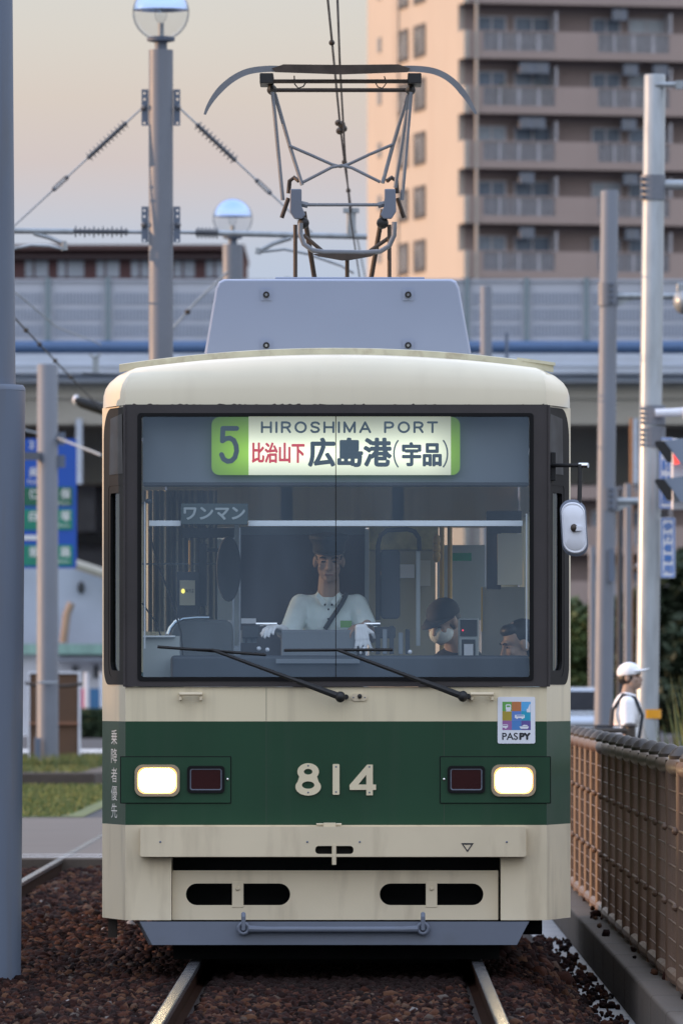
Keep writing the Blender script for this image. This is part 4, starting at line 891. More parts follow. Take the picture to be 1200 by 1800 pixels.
# driver
DD = 42.98; dq = lambda u, v, d=0.0: P(u, v, DD + d)
drv = thing('person', dq(577, 1190), 'tram driver in pale short sleeved shirt and dark cap behind the windscreen', 'person')
hc = dq(578, 984, -.03); hr = RX(6)
b_ = MB(); T = head(b_, hc, hr, .98)
capsule(b_, dq(578, 1015, .02), dq(577, 1050, .04), .056, .062)
b_.ball(dq(577, 1088, .05), (.145, .095, .14)); b_.ball(dq(577, 1140, .05), (.14, .10, .20)); b_.ball(dq(577, 1190, .04), (.16, .12, .14))
shL, shR = dq(528, 1063, .04), dq(627, 1063, .04)
elL, elR = dq(506, 1122, -.12), dq(650, 1118, -.12); wrL, wrR = dq(495, 1108, -.34), dq(645, 1098, -.36)
capsule(b_, shL, elL, .052, .042); capsule(b_, elL, wrL, .040, .028); capsule(b_, shR, elR, .052, .042); capsule(b_, elR, wrR, .040, .028)
capsule(b_, shL, shR, .055, .055)
# legs below the console
for k in (-1, 1):
    hip = dq(577 + k * 28, 1195, .02); knee = hip + Vector((k * .05, -.40, -.02)); ank = knee + Vector((0, -.02, -.42)); capsule(b_, hip, knee, .08, .06); capsule(b_, knee, ank, .055, .04); capsule(b_, ank, ank + Vector((0, -.14, -.03)), .04, .03)
hand(b_, wrR, (-.45, -.15, -.1), (0, .1, -1), .95, .75, .2, 1)
body_o = fuse(b_, 'body', 'skin', drv, .0055, 3); face(T, hr, drv, .98)
gl_ = MB(); hand(gl_, wrL, (-.35, -.5, .12), (.1, 0, -1), 1.08, .75, .2, -1); capsule(gl_, elL.lerp(wrL, .78), wrL, .036, .033); fuse(gl_, 'glove', 'white_cloth', drv, .005, 2)
s_ = MB(); s_.ball(dq(577, 1088, .05), (.162, .108, .155)); s_.ball(dq(577, 1140, .05), (.155, .112, .21)); s_.ball(dq(577, 1190, .05), (.17, .125, .16))
capsule(s_, shL, shR, .056, .056); capsule(s_, dq(577, 1046, .05), dq(577, 1072, .05), .066, .10)
capsule(s_, shL, shL.lerp(elL, .75), .060, .060); capsule(s_, shR, shR.lerp(elR, .75), .060, .060)
fuse(s_, 'shirt', 'shirt', drv, .008, 3)
for k in (-1, 1):
    cl = MB(); cl.prism([(577 + k * 3, 1058), (577 + k * 18, 1041), (577 + k * 23, 1048), (577 + k * 11, 1066)], lambda u, v: dq(u, v, -.085), lambda u, v: dq(u, v, -.065)); cl.build('collar', M['shirt'], drv, bevel=.004)
for u, v in ((571, 1063), (583, 1063), (577, 1071), (577, 1088), (547, 1042), (602, 1048)): MB().ball(dq(u, v, -.085 if abs(u - 577) < 10 else -.04), (.006, .008, .006), 8, 6).build('button', M['ink'], drv)
MB().tube([dq(609, 1043, -.03), dq(600, 1062, -.075), dq(585, 1084, -.085), dq(571, 1106, -.085)], .013, 8).build('shoulder_strap', M['int_dark'], drv, smooth=True)
I('name_badge', mat('badge_green', (.16, .36, .10), .5), 598, 618, 1091, 1103, 42.855, 42.86).parent = drv
bpy.data.objects['name_badge'].matrix_parent_inverse = Matrix.Translation(-drv.location)
M['cap_navy'] = mat('cap_navy', (.022, .028, .038), .7)
cp = MB(); cp.ball(T(0, .012, .055), (.088, .105, .035), 24, 10, hr); prof = [(.090, .0), (.090, .04), (.112, .075), (.108, .092), (.06, .102)]
vs = []; n = 28
for r, z in prof:
    for j in range(n): a = 2 * math.pi * j / n; vs.append(T(r * math.cos(a), .012 + r * 1.12 * math.sin(a), .045 + z))
cp.add(vs, [(i * n + j, i * n + (j + 1) % n, (i + 1) * n + (j + 1) % n, (i + 1) * n + j) for i in range(4) for j in range(n)] + [tuple(range(4 * n, 5 * n))]).build('cap', M['cap_navy'], drv, smooth=True)
vz = MB(); n = 14; vs = []
for i in range(n + 1):
    a = math.pi * (1 + i / n); vs += [T(.088 * math.cos(a), .012 + .10 * math.sin(a), .052), T(.080 * math.cos(a), -.0 + .145 * math.sin(a), .036)]
vz.add(vs, [(2 * i, 2 * i + 1, 2 * i + 3, 2 * i + 2) for i in range(n)]); vo = vz.build('cap_visor', M['ink'], drv, smooth=True); md = vo.modifiers.new('s', 'SOLIDIFY'); md.thickness = .004
hb = MB(); hb.ball(T(0, .022, .02), (.080, .094, .06), 20, 12, hr); hb.build('hair', M['hair'], drv, smooth=True)
# the glove he holds
gv = MB(); hand(gv, dq(634, 1098, -.44), (.10, -.05, -1), (0, 1, 0), .98, .12, 1.6, 1)
glt = thing('glove', dq(634, 1098, -.44), 'empty white glove hanging from the driver\'s bare hand', 'glove'); fuse(gv, 'glove_cloth', 'white_cloth', glt, .005, 2)

# passenger in cap and mask
DQ = 44.4; pq = lambda u, v, d=0.0: P(u, v, DQ + d)
ps = thing('person', pq(790, 1190), 'passenger in black cap and pale face mask beside the card reader', 'person')
hr = RZ(-38) @ RX(22); hc = pq(779, 1092); b_ = MB(); T = head(b_, hc, hr, 1.0)
capsule(b_, pq(792, 1110, .05), pq(805, 1150, .08), .058, .065); b_.ball(pq(806, 1190, .1), (.18, .12, .18)); b_.ball(pq(806, 1255, .1), (.17, .12, .24)); capsule(b_, pq(760, 1175, .08), pq(752, 1270, .0), .055, .045); capsule(b_, pq(850, 1175, .08), pq(858, 1270, .0), .055, .045)
fuse(b_, 'body', 'skin', ps, .007, 3); face(T, hr, ps)
s_ = MB(); s_.ball(pq(806, 1192, .1), (.195, .135, .19)); s_.ball(pq(806, 1255, .1), (.185, .135, .26)); capsule(s_, pq(755, 1172, .08), pq(856, 1170, .08), .066, .066); capsule(s_, pq(756, 1174, .08), pq(750, 1262, .0), .066, .06); capsule(s_, pq(854, 1174, .08), pq(861, 1262, .0), .066, .06); fuse(s_, 'jacket', 'cloth_black', ps, .009, 3)
mk = MB(); mk.ball(T(0, -.044, -.056), (.068, .072, .058), 20, 12, hr); mk.build('face_mask', mat('mask', (.62, .66, .66), .8, bump=.3, bscale=20), ps, smooth=True)
cp = MB(); cp.ball(T(0, .012, .045), (.090, .108, .085), 24, 14, hr, v1=.55); cp.build('cap', M['cloth_black'], ps, smooth=True)
vz = MB(); vs = []
for i in range(15):
    a = math.pi * (1 + i / 14); vs += [T(.088 * math.cos(a), .012 + .10 * math.sin(a), .040), T(.082 * math.cos(a), .0 + .18 * math.sin(a), .022)]
vz.add(vs, [(2 * i, 2 * i + 1, 2 * i + 3, 2 * i + 2) for i in range(14)]); vo = vz.build('cap_brim', M['cloth_black'], ps, smooth=True); md = vo.modifiers.new('s', 'SOLIDIFY'); md.thickness = .004
hb = MB(); hb.ball(T(0, .030, .0), (.080, .092, .075), 20, 12, hr); hb.build('hair', M['hair'], ps, smooth=True)
# passenger at the right edge
DR = 43.35; rq = lambda u, v, d=0.0: P(u, v, DR + d)
p2 = thing('person', rq(915, 1195), 'dark haired passenger in profile at the right edge of the windscreen', 'person')
hr = RZ(-72) @ RX(14); hc = rq(912, 1131); b_ = MB(); T = head(b_, hc, hr, 1.02)
capsule(b_, rq(922, 1150, .05), rq(930, 1185, .08), .058, .07); b_.ball(rq(925, 1240, .1), (.15, .17, .2)); b_.ball(rq(925, 1310, .1), (.15, .16, .2)); fuse(b_, 'body', 'skin', p2, .007, 3); face(T, hr, p2)
s_ = MB(); s_.ball(rq(925, 1243, .1), (.165, .185, .2)); s_.ball(rq(925, 1310, .1), (.165, .175, .22)); capsule(s_, rq(928, 1192, .02), rq(928, 1192, .22), .075, .075); fuse(s_, 'shirt', 'shirt', p2, .01, 3)
hb = MB(); hb.ball(T(0, .030, .038), (.087, .098, .094), 22, 14, hr); hb.ball(T(0, -.040, .082), (.066, .052, .036), 16, 10, hr); hb.ball(T(0, .055, -.02), (.079, .062, .075), 18, 10, hr); fuse(hb, 'hair', 'hair', p2, .008, 2)

# pedestrian in a white cap
DW = 71.0; wq = lambda u, v, d=0.0: P(u, v, DW + d)
wk = thing('person', (wq(1100, 0).x, DW + CY, 0), 'pedestrian in white cap and white shirt with a backpack behind the fence', 'person')
hx = wq(1107, 0).x; ZT = 1.655; hr = RZ(68) @ RX(-6)
b_ = MB(); T = head(b_, Vector((hx, DW + CY, 1.545)), hr, .98)
bx_ = wq(1101, 0).x; cy_ = DW + CY
capsule(b_, (hx - .01, cy_, 1.47), (bx_, cy_, 1.36), .055, .062)
b_.ball((bx_, cy_, 1.22), (.12, .17, .19)); b_.ball((bx_ - .01, cy_, 1.02), (.105, .15, .18)); b_.ball((bx_ - .01, cy_, .88), (.12, .16, .13))
for k in (-1, 1):
    sh_ = Vector((bx_, cy_ + k * .19, 1.31)); el = sh_ + Vector((-.03 - k * .03, k * .05, -.28)); wr = el + Vector((.08, 0, -.24)); capsule(b_, sh_, el, .05, .04); capsule(b_, el, wr, .038, .027); hand(b_, wr, (.15, 0, -1), (0, -k, 0), .95, .35, .2, k)
    hip = Vector((bx_ - .01, cy_ + k * .085, .86)); kn = Vector((bx_ + k * .14, cy_ + k * .085, .47)); an = Vector((bx_ + k * .22 - .06, cy_ + k * .085, .08)); capsule(b_, hip, kn, .075, .055); capsule(b_, kn, an, .052, .036); capsule(b_, an, an + Vector((.15, 0, -.04)), .036, .03)
fuse(b_, 'body', 'skin', wk, .009, 3); face(T, hr, wk, .98)
s_ = MB(); s_.ball((bx_, cy_, 1.22), (.137, .185, .20)); s_.ball((bx_ - .01, cy_, 1.02), (.125, .168, .20)); capsule(s_, (bx_, cy_ - .17, 1.31), (bx_, cy_ + .17, 1.31), .068, .068)
for k in (-1, 1):
    sh_ = Vector((bx_, cy_ + k * .19, 1.31)); el = sh_ + Vector((-.03 - k * .03, k * .05, -.28)); capsule(s_, sh_, sh_.lerp(el, .75), .066, .064)
fuse(s_, 'shirt', 'white_cloth', wk, .01, 3)
tr_ = MB()
for k in (-1, 1):
    hip = Vector((bx_ - .01, cy_ + k * .085, .86)); kn = Vector((bx_ + k * .14, cy_ + k * .085, .47)); an = Vector((bx_ + k * .22 - .06, cy_ + k * .085, .12)); capsule(tr_, hip, kn, .09, .07); capsule(tr_, kn, an, .068, .055)
tr_.ball((bx_ - .01, cy_, .88), (.135, .175, .13)); fuse(tr_, 'trousers', 'cap_navy', wk, .012, 3) if 'cap_navy' in M else None
cp = MB(); cp.ball(T(0, .010, .045), (.090, .110, .092), 24, 14, hr, v1=.58); cp.build('cap', M['white_cloth'], wk, smooth=True)
vz = MB(); vs = []
for i in range(15):
    a = math.pi * (1 + i / 14); vs += [T(.088 * math.cos(a), .012 + .105 * math.sin(a), .060), T(.075 * math.cos(a), .0 + .19 * math.sin(a), .062 - .02 * abs(math.cos(a)))]
vz.add(vs, [(2 * i, 2 * i + 1, 2 * i + 3, 2 * i + 2) for i in range(14)]); vo = vz.build('cap_brim', M['white_cloth'], wk, smooth=True); md = vo.modifiers.new('s', 'SOLIDIFY'); md.thickness = .005
hb = MB(); hb.ball(T(0, .026, .0), (.082, .094, .078), 20, 12, hr); hb.build('hair', M['hair'], wk, smooth=True)
for k in (-1, 1):
    MB().tube([(bx_ - .15, cy_ + k * .12, 1.02), (bx_ - .13, cy_ + k * .13, 1.25), (bx_ - .04, cy_ + k * .13, 1.39), (bx_ + .07, cy_ + k * .13, 1.36), (bx_ + .135, cy_ + k * .13, 1.20), (bx_ + .10, cy_ + k * .15, .98)], .016, 8).build('backpack_strap', M['cap_navy'], wk, smooth=True)
bpk = MB(); bpk.box(bx_ - .30, bx_ - .14, cy_ - .14, cy_ + .14, .78, 1.12); bpk.build('backpack', M['cap_navy'], wk, bevel=.04, seg=3)

# ---------------------------------------------------------------- fence and kerb on the right
FX = CX + 1.63; FZ0, FZ1 = -.085, 1.055
kb = MB(); yy = -16.0
while yy < 26:
    kb.box(1.60, 2.25, yy, yy + 1.97, -.52, -.10); yy += 2.0
kb = kb.build('kerb', M['concrete'], bevel=.018); struct(kb)
MB().box(2.26, 60, -40, Y0 + .2, -.5, -.12).build('pavement', M['paving']); struct(bpy.data.objects['pavement'])
fence = thing('fence', (FX, 8, -.1), 'brown metal railing fence with domed post caps along the tram track', 'fence')
pitch_f = 1.42; y_ = -4.3; nb = 21
for k in range(nb + 1):
    p = MB(); p.tube([(FX, y_, -.12), (FX, y_, FZ1 + .02)], .030, 12); po = p.build('post', M['fence'], fence, smooth=True)
    MB().lathe([(.034, 0), (.066, .0), (.070, .018), (.050, .045), (.028, .062), (.012, .070)], (FX, y_, FZ1 + .035), 16).build('post_cap', M['fence_cap'], po, smooth=True)
    if k < nb:
        n = 10; pts = [(FX, y_ + .03 + (pitch_f - .06) * i / n, FZ1 - .008) for i in range(n + 1)]; rad = [.030 + .022 * math.sin(math.pi * i / n) for i in range(n + 1)]
        MB().tube(pts, rad, 14).build('top_rail', M['fence'], fence, smooth=True)
        pts = [(FX, y_ + .03 + (pitch_f - .06) * i / n, FZ0 + .03) for i in range(n + 1)]; rad = [.030 + .012 * math.sin(math.pi * i / n) for i in range(n + 1)]
        MB().tube(pts, rad, 10).build('bottom_rail', M['fence'], fence, smooth=True)
        w_ = MB(); nv = 18
        for i in range(1, nv):
            yv = y_ + pitch_f * i / nv; w_.box(FX - .003, FX + .003, yv - .006, yv + .006, FZ0 + .03, FZ1 - .05)
        for i in range(1, 11):
            zz = FZ0 + .02 + (FZ1 - FZ0 - .06) * i / 11; big = i in (4, 8)
            w_.tube([(FX - .012, y_ + .03, zz), (FX - .012, y_ + pitch_f - .03, zz)], .0075 if big else .0045, 6)
        for i in (4, 8):
            zz = FZ0 + .02 + (FZ1 - FZ0 - .06) * i / 11; w_.ball((FX - .03, y_, zz), .022, 8, 6)
        w_.build('mesh_panel', M['fence'], fence)
    y_ += pitch_f
rl = thing('railing', P(1100, 1400, 70), 'short brown railing crossing behind the far end of the fence', 'railing')
pz = MB(); q_ = P(1107, 1330, 69); pz.tube([(q_.x, q_.y, -.12), (q_.x, q_.y, P(0, 1278, 69).z)], .045, 12); pz.lathe([(.05, 0), (.062, .01), (.05, .03), (.01, .04)], (q_.x, q_.y, P(0, 1278, 69).z), 14); pz.build('post', M['fence_cap'], rl, smooth=True)
MB().tube([P(960, 1284, 69), P(1104, 1284, 69)], .022, 10).build('top_rail', M['fence_cap'], rl, smooth=True); MB().tube([P(960, 1275, 69), P(1104, 1276, 69)], .006, 6).build('wire', M['fence_cap'], rl); MB().tube([P(1092, 1284, 69), P(1107, 1284, 69)], .036, 10).build('rail_clamp', M['fence_cap'], rl, smooth=True)

# ---------------------------------------------------------------- poles and overhead line
# nearest pole
np_ = thing('utility_pole', (-1.86, 0, -.14), 'thick blue grey stepped pole close at the left edge beside the tram', 'pole')
m_ = MB(); m_.tube([(-1.875, 0, -.2), (-1.85, 0, 3.04)], [.198, .198], 40); m_.tube([(-1.85, 0, 3.04), (-1.85, 0, 3.055), (-1.85, 0, 3.07)], [.198, .196, .185], 40); m_.build('lower_shaft', M['pole'], np_, smooth=True)
MB().tube([(-1.85, 0, 3.0), (-1.85, 0, 9.0)], [.146, .10], 40).build('upper_shaft', M['pole'], np_, smooth=True)

def globe_lamp(D_, u, r, topv, dia, label):
    q_ = P(u, 0, D_); x_, y_ = q_.x, q_.y; zt = P(0, topv, D_).z; zc = zt + .10 + r * .96
    o = thing('street_lamp', (x_, y_, 0), label, 'street lamp', 'globe lamps between the tracks')
    MB().tube([(x_, y_, -.2), (x_, y_, zt)], dia / 2, 32).build('shaft', M['pole_warm'], o, smooth=True)
    MB().lathe([(.06, 0), (.06, .07), (.13, .085), (.135, .11), (.12, .125)], (x_, y_, zt), 24).build('collar', M['pole'], o, smooth=True)
    g = MB(); g.ball((x_, y_, zc), r, 40, 24, v1=.90); g.build('globe', M['globe'], o, smooth=True)
    MB().ball((x_, y_, zc), r * .985, 40, 14, v1=.475).build('reflector_cap', M['mirror'], o, smooth=True)
    b_ = MB(); b_.ball((x_, y_, zc - r * .05), (r * .22, r * .22, r * .34), 16, 10); b_.build('bulb', M['globe'], o, smooth=True)
    MB().tube([(x_, y_, zc - r * .85), (x_, y_, zc - r * .38)], r * .11, 10).build('bulb_socket', M['galv'], o, smooth=True)
    return o, x_, y_
DA = 75.0
lamp1, lx, ly = globe_lamp(DA, 283, .27, 88, .232, 'globe lamp on the tall grey pole carrying the overhead wire brackets')
lamp2, lx2, ly2 = globe_lamp(107, 409, .27, 430, .277, 'smaller looking globe lamp on a pole just left of the pantograph')
for v0, v1 in ((157, 221), (363, 426)):
    for s_ in (-1, 1):
        u = 283 + s_ * 22
        b_ = MB(); plate(b_, [rrect(min(u, u + s_ * 12), max(u, u + s_ * 12), v0, v1, 1)] + [ellipse(u + s_ * 7, v0 + 7 + i * 10.5, 2.2, 2.2, 10) for i in range(6) if i in (0, 1, 5)], lambda a, b: P(a, b, DA - .02), lambda a, b: P(a, b, DA + .02)); b_.build('clamp_plate', M['pole'], lamp1)
        MB().ball(P(u + s_ * 8, v0 + 32, DA - .02), (.03, .05, .03), 8, 6).build('clamp_bolt', M['insul'], lamp1)
def arm(pts_tube, stay, label, s_, lower):
    o = thing('bracket_arm', pts_tube[0], label, 'bracket arm', 'overhead wire bracket arms')
    a, b = pts_tube
    ins0, ins1 = a.lerp(b, .09), a.lerp(b, .42 if s_ < 0 else .21)
    MB().tube([ins1, b], .028, 12).build('arm_tube', M['galv'], o, smooth=True)
    MB().tube([a, ins0, ins0], .018, 8).build('arm_joint', M['galv'], o)
    iz = MB(); iz.tube([ins0, ins1], .022, 10); k = 12
    for i in range(k):
        c = ins0.lerp(ins1, (i + .5) / k); dr = (ins1 - ins0).normalized() * .006; iz.tube([c - dr, c + dr], .055 if i % 2 else .04, 12)
    iz.build('insulator', M['insul'], o)
    c, d = stay
    MB().tube([c, d], .010, 6).build('stay_rod', M['galv'], o)
    i0, i1 = c.lerp(d, .12), c.lerp(d, .42); iz = MB(); iz.tube([i0, i1], .020, 8)
    for i in range(11):
        cc = i0.lerp(i1, (i + .5) / 11); dr = (i1 - i0).normalized() * .004; iz.tube([cc - dr, cc + dr], .05, 10)
    iz.build('stay_insulator', M['insul'], o)
    t0, t1 = c.lerp(d, .58), c.lerp(d, .68); pn_ = Vector((-(d - c).z, 0, (d - c).x)).normalized() * .018
    tb = MB(); tb.tube([t0 + pn_, t1 + pn_], .006, 6); tb.tube([t0 - pn_, t1 - pn_], .006, 6); tb.ball(t0, .022, 8, 6); tb.ball(t1, .022, 8, 6); tb.build('turnbuckle', M['insul'], o)
    for nm, pts, r in lower: MB().tube([P(u, v, DA) for u, v in pts], r, 8).build(nm, M['galv'], o, smooth=True)
    return o
arm((P(252, 408, DA), P(-40, 405, DA)), (P(250, 190, DA), P(22, 400, DA)), 'overhead wire bracket reaching left from the globe lamp pole', -1, [('drop_bracket', [(60, 410), (88, 418), (112, 428)], .022), ('bracket_end', [(112, 424), (114, 440)], .03), ('steady_arm', [(112, 438), (85, 432), (55, 431), (20, 438)], .014)])
arm((P(314, 408, DA), P(645, 416, DA)), (P(318, 192, DA), P(548, 408, DA)), 'overhead wire bracket reaching right behind the pantograph', 1, [('drop_bracket', [(512, 418), (480, 428), (458, 440)], .022), ('bracket_end', [(455, 436), (453, 447)], .03), ('steady_arm', [(456, 443), (500, 438), (540, 446), (600, 467), (622, 480)], .014), ('wire_support', [(617, 416), (617, 372)], .045)])
MB().box(P(603, 0, DA).x, P(631, 0, DA).x, ly - .05, ly + .05, P(0, 374, DA).z, P(0, 366, DA).z).build('support_head', M['galv'], bpy.data.objects['bracket_arm.001'])
def wire(name, pts, r, label, beads=(), bm_='wire'):
    o = thing(name, pts[0], label, 'wire', 'overhead line wires')
    # smooth through the points
    MB().tube(pts, r, 6).build('strand', M[bm_], o, smooth=True)
    for c, s_ in beads: MB().ball(c, (s_, s_ * 1.5, s_), 8, 6).build('clip', M['wire'], o)
    return o
cw = [P(589, -40, 38.2), P(597, 113, 46), P(600, 160, 48.5), P(606, 262, 54.5), P(616, 380, 63), P(634, 492, 75), P(646, 570, 88), P(660, 660, 107)]
wire('contact_wire', [Vector((p.x, p.y, 5.10 + max(0, (p.y - 4)) * .006)) for p in cw], .0065, 'contact wire touching the pantograph and running back to the apartment block')
ms = [P(572, -40, 42.0), P(584, 80, 46), P(597, 215, 52), P(607, 300, 57.5), P(618, 372, 75), P(640, 480, 98), P(655, 560, 120)]
ms_o = wire('messenger_wire', ms, .007, 'knobbly messenger wire just left of the contact wire above the pantograph', [(P(583, 75, 45.8), .018), (P(594, 216, 52), .022), (P(600, 219, 52.2), .026), (P(604, 226, 52.5), .024), (P(597, 230, 52.5), .026), (P(605, 285, 57), .02), (P(612, 335, 64), .02), (P(590, 142, 49), .014)])
lw = [Vector((-3.49, y, 5.3)) for y in (30, 38, 50, 60, 75)]
wire('contact_wire', lw, .010, 'contact wire of the other track running down towards the tram roof corner', [(Vector((-3.49, y, 5.3)), .028) for y in (43, 46.5, 51, 56)])
wire('messenger_wire', [P(-20, 480, 84), P(35, 520, 90), P(100, 575, 98), P(165, 600, 105), P(178, 606, 108)], .008, 'thin messenger wire of the other track above its contact wire', [], 'galv')
lk = wire('feeder_cable', [P(40, 755, 128), P(102, 770, 128), P(178, 800, 118)], .020, 'grey stay cable sloping down from the small left pole to the tram', [], 'galv')
sw = thing('insulator_rod', P(130, 705, 110), 'black sleeved insulator hanging beside the tram\'s roof corner', 'insulator'); MB().tube([P(132, 702, 110), P(145, 708, 110), P(190, 722, 110)], [.05, .075, .085], 12).build('sleeve', M['black'], sw, smooth=True); MB().ball(P(134, 703, 110), (.05, .05, .07), 10, 8).build('end_cap', M['white_plate'], sw, smooth=True)
sp = thing('line_support', P(168, 640, 115), 'small grey line support with a crossbar in front of the viaduct', 'bracket'); MB().box(P(163, 0, 115).x, P(174, 0, 115).x, 73, 73.08, P(0, 655, 115).z, P(0, 625, 115).z).build('upright', M['galv'], sp); MB().tube([P(158, 622, 115), P(166, 628, 115), P(178, 622, 115)], .02, 8).build('fork', M['galv'], sp, smooth=True); MB().tube([P(145, 656, 115), P(205, 658, 115)], .02, 8).build('crossbar', M['insul'], sp)
# far stay seen right of the lamp pole
wire('stay_cable', [P(270, 625, 105), P(306, 575, 105), P(345, 530, 105), P(400, 478, 105)], .018, 'stay cable rising from behind the roof to the second globe lamp', [(P(330, 548, 105), .04)], 'galv')

def plain_pole(name, label, u0, u1, v_top, D_, m_, zb=-.1, lean=0.0, cap=True):
    q_ = P((u0 + u1) / 2, 0, D_); r = (u1 - u0) / 2 / sc(D_); zt = P(0, v_top, D_).z
    o = thing(name, (q_.x, q_.y, zb), label, 'pole')
    MB().tube([(q_.x - lean, q_.y, zb), (q_.x, q_.y, zt - .02), (q_.x, q_.y, zt)], [r * 1.08, r, r * .93], 32).build('shaft', M[m_], o, smooth=True)
    return o, q_.x, q_.y, r
pl1, px1, py1, pr1 = plain_pole('utility_pole', 'short grey pole with a warm lit edge in front of the blue road sign', 66, 102, 640, 128, 'pole_warm', .1)
for v in (760, 800): MB().box(px1 + pr1, px1 + pr1 + .12, py1 - .05, py1 + .05, P(0, v + 22, 128).z, P(0, v, 128).z).build('clamp', M['pole'], pl1)
MB().tube([P(68, 1200, 127.7), P(102, 1200, 127.7)], .02, 8).build('band', M['galv'], pl1); MB().box(P(60, 0, 127.6).x, P(72, 0, 127.6).x, py1 - .3, py1 - .2, P(0, 1345, 127.6).z, P(0, 1297, 127.6).z).build('cabinet', M['pole'], pl1, bevel=.01)
MB().box(P(30, 0, 127.6).x, P(70, 0, 127.6).x, py1 - .25, py1 - .1, P(0, 808, 127.6).z, P(0, 794, 127.6).z).build('cross_bracket', M['insul'], pl1)
pl2, px2, py2, pr2 = plain_pole('utility_pole', 'plain grey pole between the tram and the silver signal pole', 1055, 1086, 335, 100, 'pole_warm', -.05, .09)
for v, side in ((497, 1), (857, 1)):
    z0, z1 = P(0, v + 40, 100).z, P(0, v, 100).z
    MB().tube([(px2 - .02, py2, z0), (px2 - .02, py2, z1)], pr2 * 1.13, 24).build('clamp', M['pole_warm'], pl2, smooth=True)
    bl = MB()
    for i in range(4): bl.box(px2 + .0, px2 + .04, py2 - pr2 - .06, py2 - pr2 + .02, z0 + (z1 - z0) * (.12 + .25 * i), z0 + (z1 - z0) * (.22 + .25 * i))
    bl.build('clamp_bolts', M['pole'], pl2)
    za = P(0, v + 24, 100).z; MB().tube([(px2 + .05, py2, za), (px2 + (1.6 if v < 600 else .55), py2, za)], .042, 12).build('side_arm', M['galv'], pl2, smooth=True)
    gs = MB(); gs.prism([(px2 + .08, za - .14), (px2 + .08, za + .06), (px2 + .45, za - .0), (px2 + .25, za - .06)], lambda a, b: Vector((a, py2 - .01, b)), lambda a, b: Vector((a, py2 + .01, b))); gs.build('gusset', M['galv'], pl2)
MB().box(px2 - .02, px2 + .05, py2 - pr2 - .06, py2 - pr2 - .01, P(0, 1022, 100).z, P(0, 965, 100).z).build('tag_plate', M['pole'], pl2)
DG = 85.0
pl3, px3, py3, pr3 = plain_pole('signal_pole', 'shiny silver galvanised pole with an orange band near its foot', 1131, 1169, 131, DG, 'galv', -.05, .10)
zc_ = lambda v: P(0, v, DG).z
MB().tube([(px3 - .062, py3, zc_(1263)), (px3 - .062, py3, zc_(1247))], pr3 * 1.12, 24).build('warning_band', mat('band_orange', (.75, .33, .01), .5), pl3, smooth=True)
for v0, v1 in ((308, 352), (713, 747), (750, 786)):
    MB().tube([(px3 - .02, py3, zc_(v1)), (px3 - .02, py3, zc_(v0))], pr3 * 1.16, 24).build('clamp', M['pole_warm'], pl3, smooth=True)
    bl = MB()
    for i in range(4): bl.box(px3 - pr3 * 1.35, px3 - pr3 * 1.12, py3 - .12, py3 - .02, zc_(v0 + (v1 - v0) * (.1 + .24 * i)), zc_(v0 + (v1 - v0) * (.24 + .24 * i) - 14 * 0 - .1))
    bl.build('clamp_bolts', M['pole_warm'], pl3)
MB().tube([(px3, py3 - .1, zc_(150)), (px3 + .5, py3 - .1, zc_(150))], .03, 10).build('top_bracket', M['galv'], pl3); MB().box(px3 + .22, px3 + .30, py3 - .15, py3 - .05, zc_(158), zc_(143)).build('top_bolt', M['galv'], pl3)
MB().tube([(px3, py3, zc_(325)), (px3 + 1.0, py3, zc_(325))], .055, 12).build('mast_arm', M['galv'], pl3, smooth=True)
MB().tube([(px3, py3 - .16, zc_(727)), (px3 + .20, py3 - .18, zc_(726)), (px3 + .6, py3 - .18, zc_(721))], .045, 12).build('signal_bracket', M['white_plate'], pl3, smooth=True)
MB().box(px3 + .30, px3 + .46, py3 - .26, py3 - .10, zc_(740), zc_(716)).build('bracket_joint', M['white_plate'], pl3, bevel=.02)
# pedestrian signal seen from its side
DS = 84.4; sq_ = lambda u, v, d=0.0: P(u, v, DS + d)
sg = thing('pedestrian_signal', sq_(1192, 880), 'grey pedestrian signal with black hoods and a glowing red lamp', 'signal')
m_ = MB(); m_.box(sq_(1180, 0).x, sq_(1240, 0).x, sq_(0, 0).y - .02, sq_(0, 0).y + .22, sq_(0, 896).z, sq_(0, 771).z); m_.build('housing', M['white_plate'], sg, bevel=.02)
for v, lit in ((771, 1), (838, 0)):
    hd = MB(); hd.prism([(1166, v + 4), (1200, v - 1), (1240, v - 1), (1240, v + 48), (1195, v + 44)], lambda a, b: sq_(a, b, -.24), lambda a, b: sq_(a, b, -.22)); hd.prism([(1166, v + 4), (1200, v - 1), (1240, v - 1), (1240, v + 3), (1200, v + 3), (1170, v + 8)], lambda a, b: sq_(a, b, -.22), lambda a, b: sq_(a, b, -.04)); hd.build('hood_side', mat('signal_grey', (.20, .245, .32), .5) if 'signal_grey' not in bpy.data.materials else bpy.data.materials['signal_grey'], sg)
    hi = MB(); hi.prism([(1150, v + 6), (1153, v + 4), (1166, v + 4), (1180, v + 22), (1180, v + 42), (1172, v + 42), (1150, v + 10)], lambda a, b: sq_(a, b, -.26), lambda a, b: sq_(a, b, -.235)); hi.build('hood', M['black'], sg)
    lm = MB(); lm.prism([(1181, v + 20), (1186, v + 26), (1194, v + 44), (1184, v + 46)], lambda a, b: sq_(a, b, -.21), lambda a, b: sq_(a, b, -.19)); lm.build('lamp', mat('lamp_red', (.5, .05, .05), .4, em=(1, .08, .06), ems=1.3) if lit else M['int_grey'], sg)
DV = 84.9
